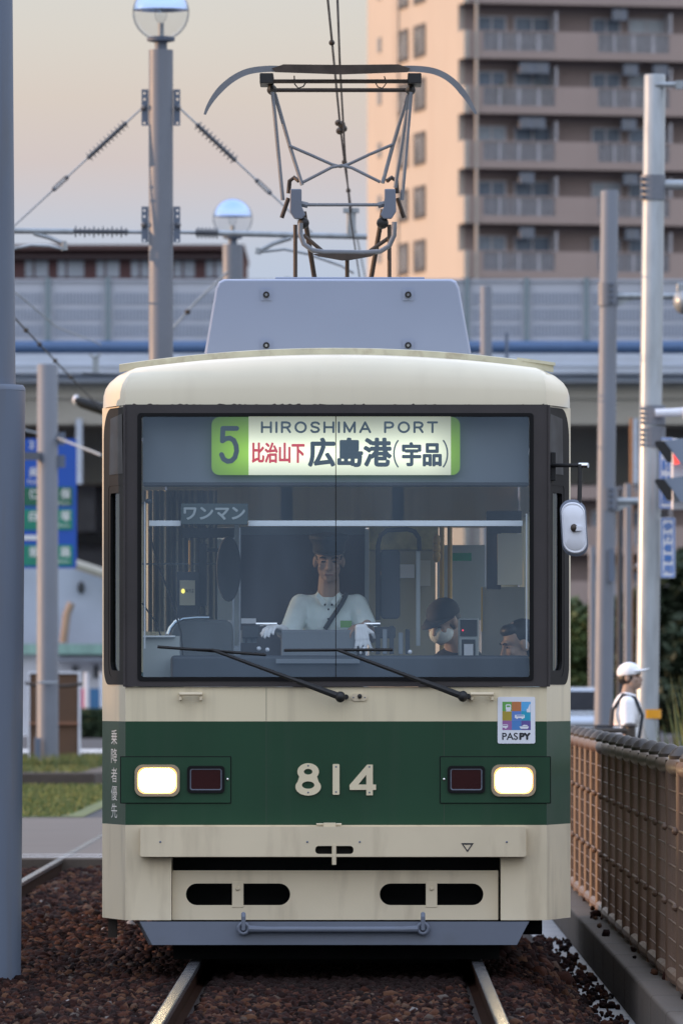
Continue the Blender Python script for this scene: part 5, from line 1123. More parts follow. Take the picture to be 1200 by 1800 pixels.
def vsign(u0, u1, v0, v1, D_, txt, label, two=False):
    o = thing('sign_board', P((u0 + u1) / 2, v1, D_), label, 'sign', 'vertical blue and white signs on the signal pole')
    m_ = MB(); plate(m_, [rrect(u0, u1, v0, v1, 3)], lambda a, b: P(a, b, D_), lambda a, b: P(a, b, D_ + .02)); m_.build('board', M['white_plate'], o)
    bl = mat('sign_blue', srgb(70, 125, 200), .5) if 'sign_blue' not in bpy.data.materials else bpy.data.materials['sign_blue']
    fr_ = MB(); plate(fr_, [rrect(u0 + 1.2, u1 - 1.2, v0 + 1.2, v1 - 1.2, 2.4), rrect(u0 + 3.4, u1 - 3.4, v0 + 3.4, v1 - 3.4, 1.6)], lambda a, b: P(a, b, D_ - .004), lambda a, b: P(a, b, D_ - .001)); fr_.build('border', bl, o)
    t_ = MB(); n = len(txt); cols = 2 if two else 1; h = (v1 - v0 - 12) / (n if not two else (n + 1) // 2); w = (u1 - u0 - 9) / cols
    for i, ch in enumerate(txt):
        c_, r_ = (cols - 1 - i // ((n + 1) // 2), i % ((n + 1) // 2)) if two else (0, i)
        text(t_, ch, u0 + 4.5 + c_ * w + .5, u0 + 4.5 + (c_ + 1) * w - .5, v0 + 6 + r_ * h + h * .12, v0 + 6 + r_ * h + h * .88, front(D_ - .004), .5, 6)
    t_.build('lettering', bl, o)
vsign(1160, 1186, 910, 1016, DV, '歩行者専用', 'vertical white sign with blue border and blue characters on the silver pole')
vsign(1157, 1182, 769, 895, DV, '歩行者自転車専用', 'vertical white sign half hidden behind the pedestrian signal', True)
# camera head at the right edge
cmx = thing('traffic_camera', P(1196, 560, 100), 'rounded traffic camera hanging from the grey pole\'s arm at the right edge', 'camera'); MB().ball(P(1200, 530, 99.8), (.13, .2, .16), 20, 14).build('camera_housing', M['galv'], cmx, smooth=True); MB().box(P(1188, 0, 99.8).x, P(1205, 0, 99.8).x, 57.7, 57.9, P(0, 515, 99.8).z, P(0, 498, 99.8).z).build('camera_mount', M['galv'], cmx, bevel=.02)
# thin poles far right
for u0, u1, vt, D_, m2_, lb in ((1096, 1109, 850, 135, 'pole_warm', 'thin pale pole just left of the silver pole with a lamp on it'), (1083, 1093, 860, 150, 'int_dark', 'thin dark pole behind the pedestrian\'s cap'), (1034, 1045, 960, 160, 'pole_warm', 'thin grey pole standing beside the parked car'), (844, 864, 503, 150, 'pole_warm', 'stubby grey pole behind the right end of the roof unit'), (887, 893, 585, 150, 'pole', 'thin short post above the tram roof at right'), (1106, 1112, 735, 170, 'fence_orange', 'thin rusty orange pole right of the plain grey pole')):
    if m2_ == 'fence_orange': M[m2_] = mat('rust_orange', (.30, .15, .07), .7)
    plain_pole('utility_pole', lb, u0, u1, vt, D_, m2_, 0)
ll = thing('lamp_head', P(1118, 1005, 134), 'small dark lamp head beside the thin pale pole', 'lamp'); MB().ball(P(1119, 1000, 134), (.09, .15, .07), 14, 10).build('hood', M['black'], ll, smooth=True); MB().ball(P(1123, 996, 134), (.07, .12, .05), 14, 10).build('shell', M['white_plate'], ll, smooth=True)

# ---------------------------------------------------------------- viaduct
DVI = 260.0; v2 = lambda py: P(0, py, DVI).z; YV = DVI + CY
M['barrier'] = mat('barrier_panel', (.46, .475, .52), .5, var=.06, scale=.8)
M['barrier_post'] = mat('barrier_post', (.20, .25, .27), .6)
M['beam_blue'] = mat('beam_blue', (.075, .14, .27), .5, var=.06)
M['fascia'] = mat('fascia_white', (.55, .60, .68), .5, var=.06, scale=.5, stretch=(1, 1, 4), dirt=.3, dcol=(.3, .3, .32), dscale=.6, dstretch=(1, 1, 6))
M['girder'] = mat('girder_beige', (.42, .39, .33), .7, var=.08, scale=.4)
vd = thing('viaduct', (0, YV, 0), 'elevated road viaduct with noise barrier and blue pipe crossing behind the tram', 'viaduct')
XL, XR = -45, 60
MB().box(XL, XR, YV, YV + 14, v2(672), v2(640)).build('deck', M['fascia'], vd)
MB().box(XL, XR, YV - .5, YV - .001, v2(660), v2(622)).build('fascia', M['fascia'], vd, bevel=.1)
MB().box(XL, XR, YV - .55, YV - .3, v2(645), v2(642)).build('fascia_ledge', M['fascia'], vd)
MB().tube([(XL, YV - .35, v2(611)), (XR, YV - .35, v2(611))], 11 / sc(DVI), 16).build('blue_pipe', M['beam_blue'], vd, smooth=True)
MB().box(XL, XR, YV + .6, YV + 4.0, v2(745), v2(672)).build('girder', M['girder'], vd)
MB().box(XL, XR, YV + .5, YV + 4.1, v2(700), v2(690)).build('girder_ledge', M['girder'], vd)
MB().box(XL, XR, YV + 9, YV + 12, v2(838), v2(672)).build('rear_girder', M['girder'], vd)
pitch_b = 105 / sc(DVI); x_ = P(85, 0, DVI).x - pitch_b * 4; k = 0
while x_ < 16:
    MB().box(x_ - .08, x_ + .08, YV - .12, YV + .12, v2(602), v2(488)).build('barrier_post', M['barrier_post'], vd)
    fr_ = MB(); w0, w1 = x_ + .085, x_ + pitch_b - .085
    fr_.box(w0, w1, YV + .05, YV + .09, v2(600), v2(491))
    fr_.box(w0, w1, YV - .02, YV + .05, v2(600), v2(597)); fr_.box(w0, w1, YV - .02, YV + .05, v2(495), v2(490.5))
    bp_ = fr_.build('barrier_panel', M['barrier'], vd)
    sl2_ = MB(); n = 14
    for i in range(n):
        for r_ in range(3):
            xa = w0 + .1 + (w1 - w0 - .2) * (i + .25) / n; xb = xa + (w1 - w0) / n * .5; va = 514 + r_ * 28; sl2_.box(xa, xb, YV + .02, YV + .05, v2(va + 21), v2(va))
    sl2_.build('louvre', mat('louvre', (.30, .33, .39), .6) if 'louvre' not in bpy.data.materials else bpy.data.materials['louvre'], bp_)
    x_ += pitch_b; k += 1
for xp in (P(-60, 0, 268).x, P(420, 0, 268).x, P(1330, 0, 268).x): MB().box(xp - 1.3, xp + 1.3, YV + 4, YV + 9, -.2, v2(740)).build('pier', M['girder'], vd, bevel=.1)
for xp in (P(1105, 0, 266).x, P(150, 0, 266).x, P(950, 0, 266).x):
    MB().tube([(xp, YV + .4, v2(850)), (xp, YV + .4, v2(735))], .12, 10).build('drain_pipe', M['fascia'], vd)
rw = thing('retaining_wall', P(160, 1130, 248), 'pale concrete ramp wall below the viaduct behind the blue sign', 'wall')
w_ = MB(); w_.prism([(-200, 1000), (100, 985), (150, 1000), (420, 1090), (420, 1210), (-200, 1210)], lambda a, b: P(a, b, 246), lambda a, b: P(a, b, 250)); w_.build('wall', mat('pale_concrete', (.40, .44, .52), .8, var=.1, scale=.6), rw)
MB().tube([P(128, 990, 245.5), P(400, 1080, 245.5)], .15, 8).build('coping', M['girder'], rw); MB().ball(P(143, 1033, 245.8), (.12, .08, .2), 10, 8).build('vent', M['int_dark'], rw)
MB().tube([P(112, 1130, 245.5), P(118, 1080, 245.5), P(126, 1060, 245.5)], .12, 8).build('pipe', mat('pipe_tan', (.3, .22, .16), .7), rw)
rb = thing('brick_house', P(150, 900, 275), 'grey house wall with shuttered window seen between pole and tram', 'house'); MB().box(P(130, 0, 272).x, P(420, 0, 272).x, 230, 240, -.1, P(0, 838, 272).z).build('wall', mat('wall_grey', (.17, .18, .21), .8, var=.15, scale=.7), rb); MB().box(P(138, 0, 271.5).x, P(168, 0, 271.5).x, 229.4, 229.9, P(0, 935, 272).z, P(0, 850, 272).z).build('shutter', mat('shutter', (.30, .31, .35), .6, var=.2, scale=1.5), rb); MB().box(P(130, 0, 271.5).x, P(420, 0, 271.5).x, 229.2, 229.95, P(0, 958, 272).z, P(0, 940, 272).z).build('eave', M['int_dark'], rb)

# blue direction sign
DRS = 200.0; rs = thing('direction_sign', P(90, 1000, DRS), 'large blue road direction sign with green destination boxes', 'sign')
m_ = MB(); plate(m_, [rrect(-75, 135, 771, 999, 4)], lambda a, b: P(a, b, DRS), lambda a, b: P(a, b, DRS + .08)); m_.build('board', mat('road_sign_blue', (.012, .085, .42), .5, var=.03), rs)
grn = mat('road_sign_green', (.01, .22, .14), .5); grn2 = mat('road_sign_dark_green', (.015, .13, .07), .5)
wl = MB()
for v0, v1, g_, a_, b_ in ((856, 889, grn2, '仁', '保'), (895, 931, grn, '白', '塚'), (958, 994, grn, '姫', '路')):
    g = MB(); plate(g, [rrect(-66, 128, v0, v1, 2)], lambda a, b: P(a, b, DRS - .02), lambda a, b: P(a, b, DRS - .005)); g.build('destination_box', g_, rs)
    text(wl, b_, 107, 124, v0 + 3, v0 + 21, front(DRS - .03), .4, 4); text(wl, a_, 52, 66, v0 + 3, v0 + 21, front(DRS - .03), .4, 4); text(wl, 'Shiro', 100, 122, v0 + 25, v0 + 31, front(DRS - .03), 0)
text(wl, '2', 52, 60, 775, 788, front(DRS - .03), .5, 4); text(wl, '呉', 52, 66, 822, 838, front(DRS - .03), .4, 4); text(wl, 'Kure', 50, 66, 842, 850, front(DRS - .03), .1, 4)
wl.add([P(u, v, DRS - .02) for u, v in ((-60, 941), (66, 941), (66, 949), (-60, 949))], [(0, 1, 2, 3)]); wl.build('lettering', M['white_ink'], rs)
MB().tube([P(30, 1230, DRS + .3), P(30, 760, DRS + .3)], .12, 12).build('sign_post', M['pole_warm'], rs)

# left ground features
isl = MB(); isl.prism([(-7.5, 76), (-3.9, 76.6), (-3.6, 80), (-3.75, 96), (-7.5, 96)], lambda a, b: Vector((a, b, .16)), lambda a, b: Vector((a, b, -.05))); struct(isl.build('traffic_island', M['concrete'], bevel=.03))
gr = MB(); rg = random.Random(5)
def blades(mb, x0, x1, y0, y1, z, n, h, w=.02):
    for _ in range(n):
        a, b = rg.uniform(x0, x1), rg.uniform(y0, y1); hh = h * rg.uniform(.5, 1.2); t = rg.uniform(0, 3.14); dx, dy = math.cos(t) * w, math.sin(t) * w; lx_, ly_ = rg.uniform(-.4, .4) * hh, rg.uniform(-.4, .4) * hh
        mb.add([(a - dx, b - dy, z), (a + dx, b + dy, z), (a + lx_, b + ly_, z + hh)], [(0, 1, 2)])
MB().add([(-9, 46.3, -.001), (-3.0, 46.3, -.001), (-3.0, 74, -.001), (-9, 74, -.001)], [(0, 1, 2, 3)]).build('lawn', M['grass']); struct(bpy.data.objects['lawn'])
blades(gr, -7.5, -3.2, 46.4, 74, .0, 14000, .045, .03); blades(gr, -7, -4.1, 84, 90, .16, 3000, .20, .02); blades(gr, -7, -4.1, 77, 84, .16, 1500, .06, .03)
tag(gr.build('grass', M['grass']), 'short grass in the tram reservation and on the traffic island', 'grass', kind='stuff')
bd = thing('notice_board', P(96, 1345, 130.5), 'brown board with white edging behind the short grey pole', 'board')
MB().box(P(53, 0, 130.5).x, P(138, 0, 130.5).x, 130.5 + CY, 130.56 + CY, .12, P(0, 1184, 130.5).z).build('board', mat('board_brown', (.115, .062, .035), .7, var=.12, scale=2), bd)
for u0, u1, v0, v1 in ((50, 53, 1180, 1350), (138, 142, 1180, 1350), (53, 138, 1180, 1184)): MB().box(P(u0, 0, 130.5).x, P(u1, 0, 130.5).x, 130.46 + CY, 130.58 + CY, P(0, v1, 130.5).z, P(0, v0, 130.5).z).build('edge_frame', M['white_plate'], bd)
MB().box(P(53, 0, 130.5).x, P(138, 0, 130.5).x, 130.44 + CY, 130.497 + CY, P(0, 1274, 130.5).z, P(0, 1269, 130.5).z).build('batten', mat('batten', (.25, .12, .07), .7), bd)
MB().tube([P(45, 1200, 129.5), P(60, 1205, 129.5), P(120, 1206, 129.5), P(145, 1202, 129.5)], .025, 8).build('cable', M['wire'], bd)
# low building with green roof edge
lb_ = thing('low_building', P(150, 1240, 235), 'low pale building with a green roof edge at the left of the tram', 'building'); DLB = 235
MB().box(P(-80, 0, DLB).x, P(420, 0, DLB).x, DLB + CY, DLB + CY + 8, -.05, P(0, 1150, DLB).z).build('wall', mat('lowb_wall', (.42, .43, .46), .8, var=.08), lb_)
MB().box(P(-80, 0, DLB).x, P(420, 0, DLB).x, DLB + CY - .3, DLB + CY + 8.2, P(0, 1150, DLB).z, P(0, 1132, DLB).z).build('roof', mat('lowb_roof', (.22, .36, .31), .6, var=.15, scale=2, stretch=(6, 1, 1)), lb_)
MB().box(P(105, 0, DLB).x, P(420, 0, DLB).x, DLB + CY - .8, DLB + CY - .001, P(0, 1162, DLB).z, P(0, 1156, DLB).z).build('canopy', M['pole_warm'], lb_)
for u0, u1, v0, v1 in ((165, 173, 1170, 1192), (128, 138, 1172, 1180)): MB().box(P(u0, 0, DLB).x, P(u1, 0, DLB).x, DLB + CY - .05, DLB + CY + .02, P(0, v1, DLB).z, P(0, v0, DLB).z).build('window', M['int_dark'], lb_)
for u0, u1, c_, lb in ((143, 149, (.55, .05, .18), 'narrow pink banner standing at the low building'), (158, 176, (.05, .16, .32), 'blue banner standing at the low building')):
    o = thing('banner', P((u0 + u1) / 2, 1250, 225), lb, 'banner', 'banners in front of the low building'); MB().box(P(u0, 0, 225).x, P(u1, 0, 225).x, 183, 183.03, P(0, 1248, 225).z, P(0, 1210, 225).z).build('cloth', mat('banner', c_, .7), o); MB().tube([P(u1 + 3, 1262, 225), P(u1 + 3, 1182, 225)], .06, 8).build('banner_pole', M['white_plate'], o)
hg = MB(); rg = random.Random(8)
for _ in range(3500):
    a, b, z = rg.uniform(P(125, 0, 222).x, P(260, 0, 222).x), rg.uniform(179, 181), rg.uniform(-.05, .75); s_ = .07; t = rg.uniform(0, 3); hg.add([(a - s_ * math.cos(t), b - s_ * math.sin(t), z), (a + s_ * math.cos(t), b + s_ * math.sin(t), z + rg.uniform(-.05, .05)), (a + rg.uniform(-.05, .05), b, z + .12)], [(0, 1, 2)])
tag(hg.build('hedge', mat('leaf_dark', (.020, .040, .014), .8, var=.5, scale=2)), 'low dark hedge in front of the banners left of the tram', 'hedge')
mk = MB()
for v0, v1, xa, xb in ((1290, 1293, -14, -4), (1317, 1322, -9, -5.5), (1340, 1346, -12, -3), (1352, 1355, -12, -3)):
    D1, D2 = F * 1.47 / (v1 - PY0), F * 1.47 / (v0 - PY0); mk.add([(xa, D1 + CY, -.006), (xb, D1 + CY, -.006), (xb, D2 + CY, -.006), (xa, D2 + CY, -.006)], [(0, 1, 2, 3)])
struct(mk.build('road_marking', M['white_paint']))
mk = MB()
for yb in (25.6, 26.5): mk.add([(-8, yb, .0005), (2, yb, .0005), (2, yb + .18, .0005), (-8, yb + .18, .0005)], [(0, 1, 2, 3)])
struct(mk.build('crossing_line', M['white_paint']))

# ---------------------------------------------------------------- far brown building
DBR = 380.0; br = thing('brown_building', P(230, 500, DBR), 'dark reddish brown building with a row of windows above the viaduct', 'building'); zz = lambda v: P(0, v, DBR).z; xx = lambda u: P(u, 0, DBR).x; YB = DBR + CY
bw_ = mat('brown_wall', (.085, .035, .035), .7, var=.1)
MB().box(xx(-60), xx(428), YB, YB + 14, -.1, zz(440)).build('wall', bw_, br)
MB().box(xx(-62), xx(430), YB - .6, YB + 14.5, zz(440), zz(431)).build('roof', mat('brown_roof', (.09, .045, .04), .7), br)
for u0, u1 in ((45, 85), (102, 148), (170, 210), (231, 262), (306, 342), (362, 392)):
    f_ = MB().box(xx(u0), xx(u1), YB - .05, YB - .002, zz(487), zz(458)).build('window', mat('win_pale', (.30, .33, .37), .4, var=.3, scale=.5) if 'win_pale' not in bpy.data.materials else bpy.data.materials['win_pale'], br); MB().box(xx(u0 + 14), xx(u0 + 17), YB - .1, YB - .051, zz(487), zz(458)).build('mullion', bw_, f_)
MB().box(xx(-60), xx(428), YB - .5, YB - .06, zz(456), zz(449)).build('ledge', mat('brown_dark', (.03, .015, .015), .7), br)

# ---------------------------------------------------------------- apartment block
th = R(13); fd = Vector((math.cos(th), math.sin(th), 0)); sd = Vector((-math.sin(th), math.cos(th), 0)); C0 = Vector((P(805, 0, 411).x, 411 + CY, 0))
rotA = Matrix((fd, sd, Vector((0, 0, 1)))).transposed()
A = lambda u, w, z: C0 + fd * u + sd * w + Vector((0, 0, z))       # u along the front, w into the building
def abox(mb, u0, u1, w0, w1, z0, z1, mi=0): return mb.obox(A((u0 + u1) / 2, (w0 + w1) / 2, (z0 + z1) / 2), (u1 - u0, w1 - w0, z1 - z0), rotA, mi)
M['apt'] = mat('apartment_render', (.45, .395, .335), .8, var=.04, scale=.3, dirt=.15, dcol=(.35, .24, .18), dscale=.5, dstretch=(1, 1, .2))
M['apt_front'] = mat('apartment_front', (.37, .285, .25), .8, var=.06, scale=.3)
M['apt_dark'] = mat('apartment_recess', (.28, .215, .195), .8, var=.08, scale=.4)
M['apt_win'] = mat('apartment_glass', (.16, .19, .23), .25, var=.5, scale=.45)
M['apt_frame'] = mat('apartment_frame', (.05, .045, .045), .5)
M['railing'] = mat('railing_metal', (.42, .40, .41), .5)
apt = thing('apartment_block', C0, 'tall peach apartment block with rows of balconies behind the viaduct', 'building')
UW, WD, TOP, FH = 6.16, 21.0, 50.0, 2.862
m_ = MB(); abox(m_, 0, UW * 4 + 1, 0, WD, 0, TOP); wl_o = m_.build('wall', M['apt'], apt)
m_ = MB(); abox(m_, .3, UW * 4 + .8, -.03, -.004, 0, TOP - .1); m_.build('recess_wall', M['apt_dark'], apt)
proto = {}
def place(key, o, u, z):
    d = fd * u + Vector((0, 0, z))
    if key not in proto: proto[key] = o; return o
ZS0 = P(0, 105, 411).z      # underside of a balcony slab
nf0, nf1 = -5, 12
bal = None; items = []
def make_balcony():
    "one dwelling's balcony: slab, solid ends, bars; at u=0, z=0"
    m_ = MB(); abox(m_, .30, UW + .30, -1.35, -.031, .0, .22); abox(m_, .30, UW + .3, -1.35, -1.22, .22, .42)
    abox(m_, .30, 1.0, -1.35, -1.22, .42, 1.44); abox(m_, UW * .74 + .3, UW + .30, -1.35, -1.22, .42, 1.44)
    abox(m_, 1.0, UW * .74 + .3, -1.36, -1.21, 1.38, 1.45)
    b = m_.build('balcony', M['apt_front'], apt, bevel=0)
    r_ = MB(); n = 34
    for i in range(n): u = 1.0 + (UW * .74 - .7) * (i + .5) / n; abox(r_, u - .022, u + .022, -1.30, -1.27, .42, 1.38)
    for u in (1.9, 2.95, 4.0): abox(r_, u - .06, u + .06, -1.31, -1.26, .42, 1.38)
    abox(r_, 1.0, UW * .74 + .3, -1.262, -1.258, .42, 1.38, 1)
    rl_ = r_.build('railing', [M['railing'], M['rail_glass']], b)
    pr = MB(); abox(pr, UW * .80, UW * .80 + .1, -1.2, -.04, .25, 2.5); pr.build('divider', M['railing'], b)
    return b
M['rail_glass'] = glass('railing_haze', (.62, .62, .64), .04, .5)
def vary(m_, lo, hi):
    "each copy of a window gets its own curtain tone"
    t = m_.node_tree; n = t.nodes; l = t.links; b = n['Principled BSDF']; src = b.inputs['Base Color'].links[0].from_socket
    oi = n.new('ShaderNodeObjectInfo'); cr_ = n.new('ShaderNodeValToRGB'); l.new(oi.outputs['Random'], cr_.inputs[0]); e = cr_.color_ramp.elements; e[0].color = (*lo, 1); e[1].color = (*hi, 1)
    e2 = cr_.color_ramp.elements.new(.5); e2.color = (lo[0] * 1.4, lo[1] * 1.5, lo[2] * 1.6, 1)
    mm = n.new('ShaderNodeMixRGB'); mm.inputs[0].default_value = .7; l.new(src, mm.inputs[1]); l.new(cr_.outputs[0], mm.inputs[2]); l.new(mm.outputs[0], b.inputs['Base Color'])
vary(M['apt_win'], (.08, .10, .13), (.50, .52, .52))
def make_window(u0, u1):
    m_ = MB(); abox(m_, u0, u1, -.10, -.031, .25, 2.28); w = m_.build('window', M['apt_win'], apt)
    f_ = MB()
    for u in (u0, (u0 + u1) / 2, u1): abox(f_, u - .05, u + .05, -.16, -.101, .25, 2.28)
    abox(f_, u0, u1, -.155, -.102, 2.22, 2.30); f_.build('window_frame', M['railing'], w); return w
def dup(o, d, parent):
    c = o.copy(); COL.objects.link(c); c.parent = parent; c.matrix_parent_inverse = o.matrix_parent_inverse; c.location = Vector(o.location) + d
    for ch in o.children:
        e = ch.copy(); COL.objects.link(e); e.parent = c; e.matrix_parent_inverse = ch.matrix_parent_inverse
    return c
b0 = make_balcony(); w0a = make_window(1.0, 2.5); w0b = make_window(3.0, 4.9)
place_d = lambda j, i: fd * (UW * i) + Vector((0, 0, ZS0 - FH * j))
first = True
for j in range(-5, 12):
    for i in range(4):
        if ZS0 - FH * j < .3: continue
        d = place_d(j, i)
        if first:
            for o in (b0, w0a, w0b): o.location = d
            org = d.copy(); first = False; continue
        for o in (b0, w0a, w0b): dup(o, d - org, apt)
# corner fins of the balconies
fin = MB(); abox(fin, -.02, .25, -1.35, -.04, 0, 1.45); fin = fin.build('balcony_fin', M['apt'], apt); base = place_d(-5, 0); fin.location = base
for j in range(-4, 12):
    if ZS0 - FH * j > .3: dup(fin, place_d(j, 0) - base, apt)
m_ = MB(); m_.tube([A(.62, -1.45, 0), A(.62, -1.45, TOP)], .08, 8); m_.build('downpipe', M['apt'], apt)
# windows of the lit side
def side_win(wc, ww, h):
    m_ = MB(); abox(m_, -.04, -.004, wc - ww / 2, wc + ww / 2, 0, h); w = m_.build('window', M['apt_win2'], apt)
    f_ = MB(); abox(f_, -.075, -.041, wc - ww / 2 - .1, wc + ww / 2 + .1, h - .12, h + .08); abox(f_, -.075, -.041, wc - ww / 2 - .1, wc + ww / 2 + .1, -.1, .14); abox(f_, -.075, -.041, wc - ww / 2 - .1, wc - ww / 2 + .25, .14, h - .12); abox(f_, -.075, -.041, wc + ww / 2 - .25, wc + ww / 2 + .1, .14, h - .12); abox(f_, -.07, -.041, wc - .12, wc + .12, .14, h - .12)
    f_.build('window_frame', M['apt_frame'], w); return w
M['apt_win2'] = mat('apartment_side_glass', (.17, .18, .19), .25, var=.5, scale=.5)
def wpos(u):    # pixel column on the side face -> distance w from the corner
    k = (u - PX0) / F; return (CX + k * (C0.y - CY) - C0.x) / (sd.x - k * sd.y)
for uc, pw, top_, bot_ in ((738, 22, 46, 97), (707, 24, 56, 106), (667, 7, 66, 92)):
    wc = wpos(uc); ww = abs(wpos(uc + pw / 2) - wpos(uc - pw / 2)) * .82; Dw = 411 + wc * sd.y; zb_ = P(0, bot_, Dw).z; hh = P(0, top_, Dw).z - zb_
    w0 = side_win(wc, ww, hh) if pw > 10 else None
    if not w0:
        m_ = MB(); abox(m_, -.05, -.004, wc - ww / 2, wc + ww / 2, 0, hh); w0 = m_.build('window', M['apt_win2'], apt)
    base = Vector((0, 0, zb_ + FH * 4)); w0.location = base
    for j in range(-3, 11):
        if zb_ - FH * j > .5: dup(w0, Vector((0, 0, -FH * (j + 4))), apt)
wg = wpos(697); m_ = MB(); abox(m_, -.10, -.005, wg - .6, wg - .1, 0, TOP); m_.build('wall_rib', M['apt'], apt)
# air conditioners hung under the balconies
ac = None
rows = {-1: 'top', 0: 'second', 1: 'third', 2: 'fourth', 3: 'fifth', 4: 'sixth'}
for j, cols in ((0, ((3.0, 'left one of the left pair'), (3.8, 'right one of the left pair'), (8.6, 'left one of the right pair'), (10.2, 'right one of the right pair'))), (1, ((3.0, 'left one of the left pair'), (3.6, 'right one of the left pair'), (8.5, 'right column'))), (2, ((3.0, 'left column'), (8.6, 'right column'))), (3, ((3.0, 'left column'), (8.7, 'right column'))), (-1, ((8.0, 'right column'),)), (4, ((3.1, 'left column'),))):
    for u, c_ in cols:
        if ac is None:
            o = thing('air_conditioner', A(0, 0, 0), '', 'air conditioner', 'air conditioners hung under balconies'); m_ = MB(); abox(m_, 0, .80, -1.15, -.80, -.75, -.15); m_.build('casing', M['pole_warm'], o, bevel=.03)
            f_ = MB(); pts = [A(.30 + .22 * math.cos(t), -1.17, -.45 + .22 * math.sin(t)) for t in np.linspace(0, 2 * math.pi, 20)[:-1]]; f_.add(pts, [tuple(range(19))]); f_.build('fan_grille', M['panto'], o)
            ac = o; ac0 = o.location.copy(); c = o
        else:
            c = ac.copy(); COL.objects.link(c)
            for ch in ac.children:
                e = ch.copy(); COL.objects.link(e); e.parent = c; e.matrix_parent_inverse = ch.matrix_parent_inverse
        c.location = ac0 + fd * u + Vector((0, 0, ZS0 - FH * j))
        c['label'] = 'white air conditioner under the ' + rows[j] + ' visible balcony row, ' + c_
wlp = thing('wall_lamp', A(10.4, -1.4, 28), 'tiny lit warm lamp on an apartment balcony', 'lamp'); MB().ball(P(1133, 337, 408), .14, 10, 8).build('bulb', mat('lamp_warm', (.9, .6, .2), .4, em=(1, .6, .2), ems=2.5), wlp)

# ---------------------------------------------------------------- trees, weeds, car
M['leaf'] = mat('leaf', (.050, .075, .022), .7, var=.55, scale=.8)
M['leaf2'] = mat('leaf_deep', (.022, .038, .016), .7, var=.5, scale=.8)
M['bark'] = mat('bark', (.06, .045, .035), .9, var=.3, scale=6)
def tree(loc, h, rx, rz, n, m_, label, seed):
    rg = random.Random(seed); o = thing('tree', loc, label, 'tree', 'trees beside the road'); x, y, z = loc
    t = MB(); t.tube([(x, y, z - .1), (x + .1, y, z + h * .25), (x - .05, y, z + h * .55)], [h * .035, h * .026, h * .012], 10)
    for k in range(6):
        a = k * 1.05 + rg.random(); t.tube([(x, y, z + h * (.2 + .05 * k)), (x + rx * .4 * math.cos(a), y + rx * .4 * math.sin(a), z + h * (.4 + .06 * k)), (x + rx * .7 * math.cos(a), y + rx * .7 * math.sin(a), z + h * (.5 + .07 * k))], [h * .014, h * .009, h * .004], 6)
    t.build('trunk', M['bark'], o, smooth=True)
    c = MB(); cl = [(rg.gauss(0, .42) * rx, rg.gauss(0, .42) * rx, z + h * .58 + rg.gauss(0, .42) * rz, rg.uniform(.2, .42) * rx) for _ in range(26)]
    for _ in range(n):
        a, b, zz_, r = rg.choice(cl); th_, ph = rg.uniform(0, 6.28), math.acos(rg.uniform(-1, 1)); rr = r * rg.uniform(.6, 1.05)
        p = Vector((x + a + rr * math.sin(ph) * math.cos(th_), y + b + rr * math.sin(ph) * math.sin(th_), zz_ + rr * .8 * math.cos(ph)))
        s_ = rg.uniform(.10, .20); u = Vector((rg.gauss(0, 1), rg.gauss(0, 1), rg.gauss(0, .6))).normalized(); w = u.cross(Vector((rg.gauss(0, 1), rg.gauss(0, 1), rg.gauss(0, 1)))).normalized()
        c.add([p - u * s_, p + w * s_ * .5, p + u * s_, p - w * s_ * .5], [(0, 1, 2, 3)])
    c.build('crown', M[m_], o); return o
g = lambda u, D_: (P(u, 0, D_).x, D_ + CY, -.02)
tree(g(1020, 190), 3.4, 1.5, 1.6, 6000, 'leaf', 'round light green tree beside the tram\'s right edge', 1)
tree(g(1085, 205), 3.6, 1.4, 1.6, 6000, 'leaf2', 'dark tree behind the plain grey pole', 2)
tree(g(1205, 180), 4.2, 1.7, 2.0, 8000, 'leaf2', 'dark leafy tree at the right edge behind the silver pole', 3)
tree(g(1150, 215), 3.2, 1.6, 1.4, 6000, 'leaf2', 'dark bushy tree directly behind the silver pole', 4)
tree(g(960, 210), 3.6, 1.6, 1.6, 5000, 'leaf2', 'dark tree glimpsed through the tram\'s right side', 6)
rg = random.Random(11); wd = MB()
for _ in range(1500):
    a, b = rg.uniform(3.08, 4.6), rg.uniform(28, 36); hh = rg.uniform(.5, 1.75) * (.7 if a < 3.2 else 1); t = rg.uniform(0, 3.14); w_ = rg.uniform(.006, .014); lx_, ly_ = rg.gauss(0, .14) * hh, rg.gauss(0, .14) * hh
    dx, dy = math.cos(t) * w_, math.sin(t) * w_; p0 = Vector((a, b, -.02)); p1 = p0 + Vector((lx_ * .35, ly_ * .35, hh * .55)); p2 = p0 + Vector((lx_, ly_, hh)); dv = Vector((dx, dy, 0))
    wd.add([p0 - dv, p0 + dv, p1 + dv, p1 - dv, p2], [(0, 1, 2, 3), (3, 2, 4)])
tag(wd.build('weeds', mat('weed', (.085, .105, .035), .8, var=.5, scale=3)), 'tall green and straw coloured weeds at the right edge beyond the fence', 'weeds', kind='stuff')
DC = 145.0; cx_ = P(1002, 0, DC).x; cy_ = DC + CY
car = thing('parked_car', (cx_, cy_, 0), 'silver car seen from behind between tram and grey pole', 'car')
M['car'] = mat('car_silver', (.45, .48, .52), .25, .6, var=.03, coat=.5)
def loft(mb, secs):
    n = len(secs[0]); vs = [p for s_ in secs for p in s_]; mb.add(vs, [(k * n + i, k * n + (i + 1) % n, (k + 1) * n + (i + 1) % n, (k + 1) * n + i) for k in range(len(secs) - 1) for i in range(n)] + [tuple(range(n)), tuple(range((len(secs) - 1) * n, len(secs) * n))])
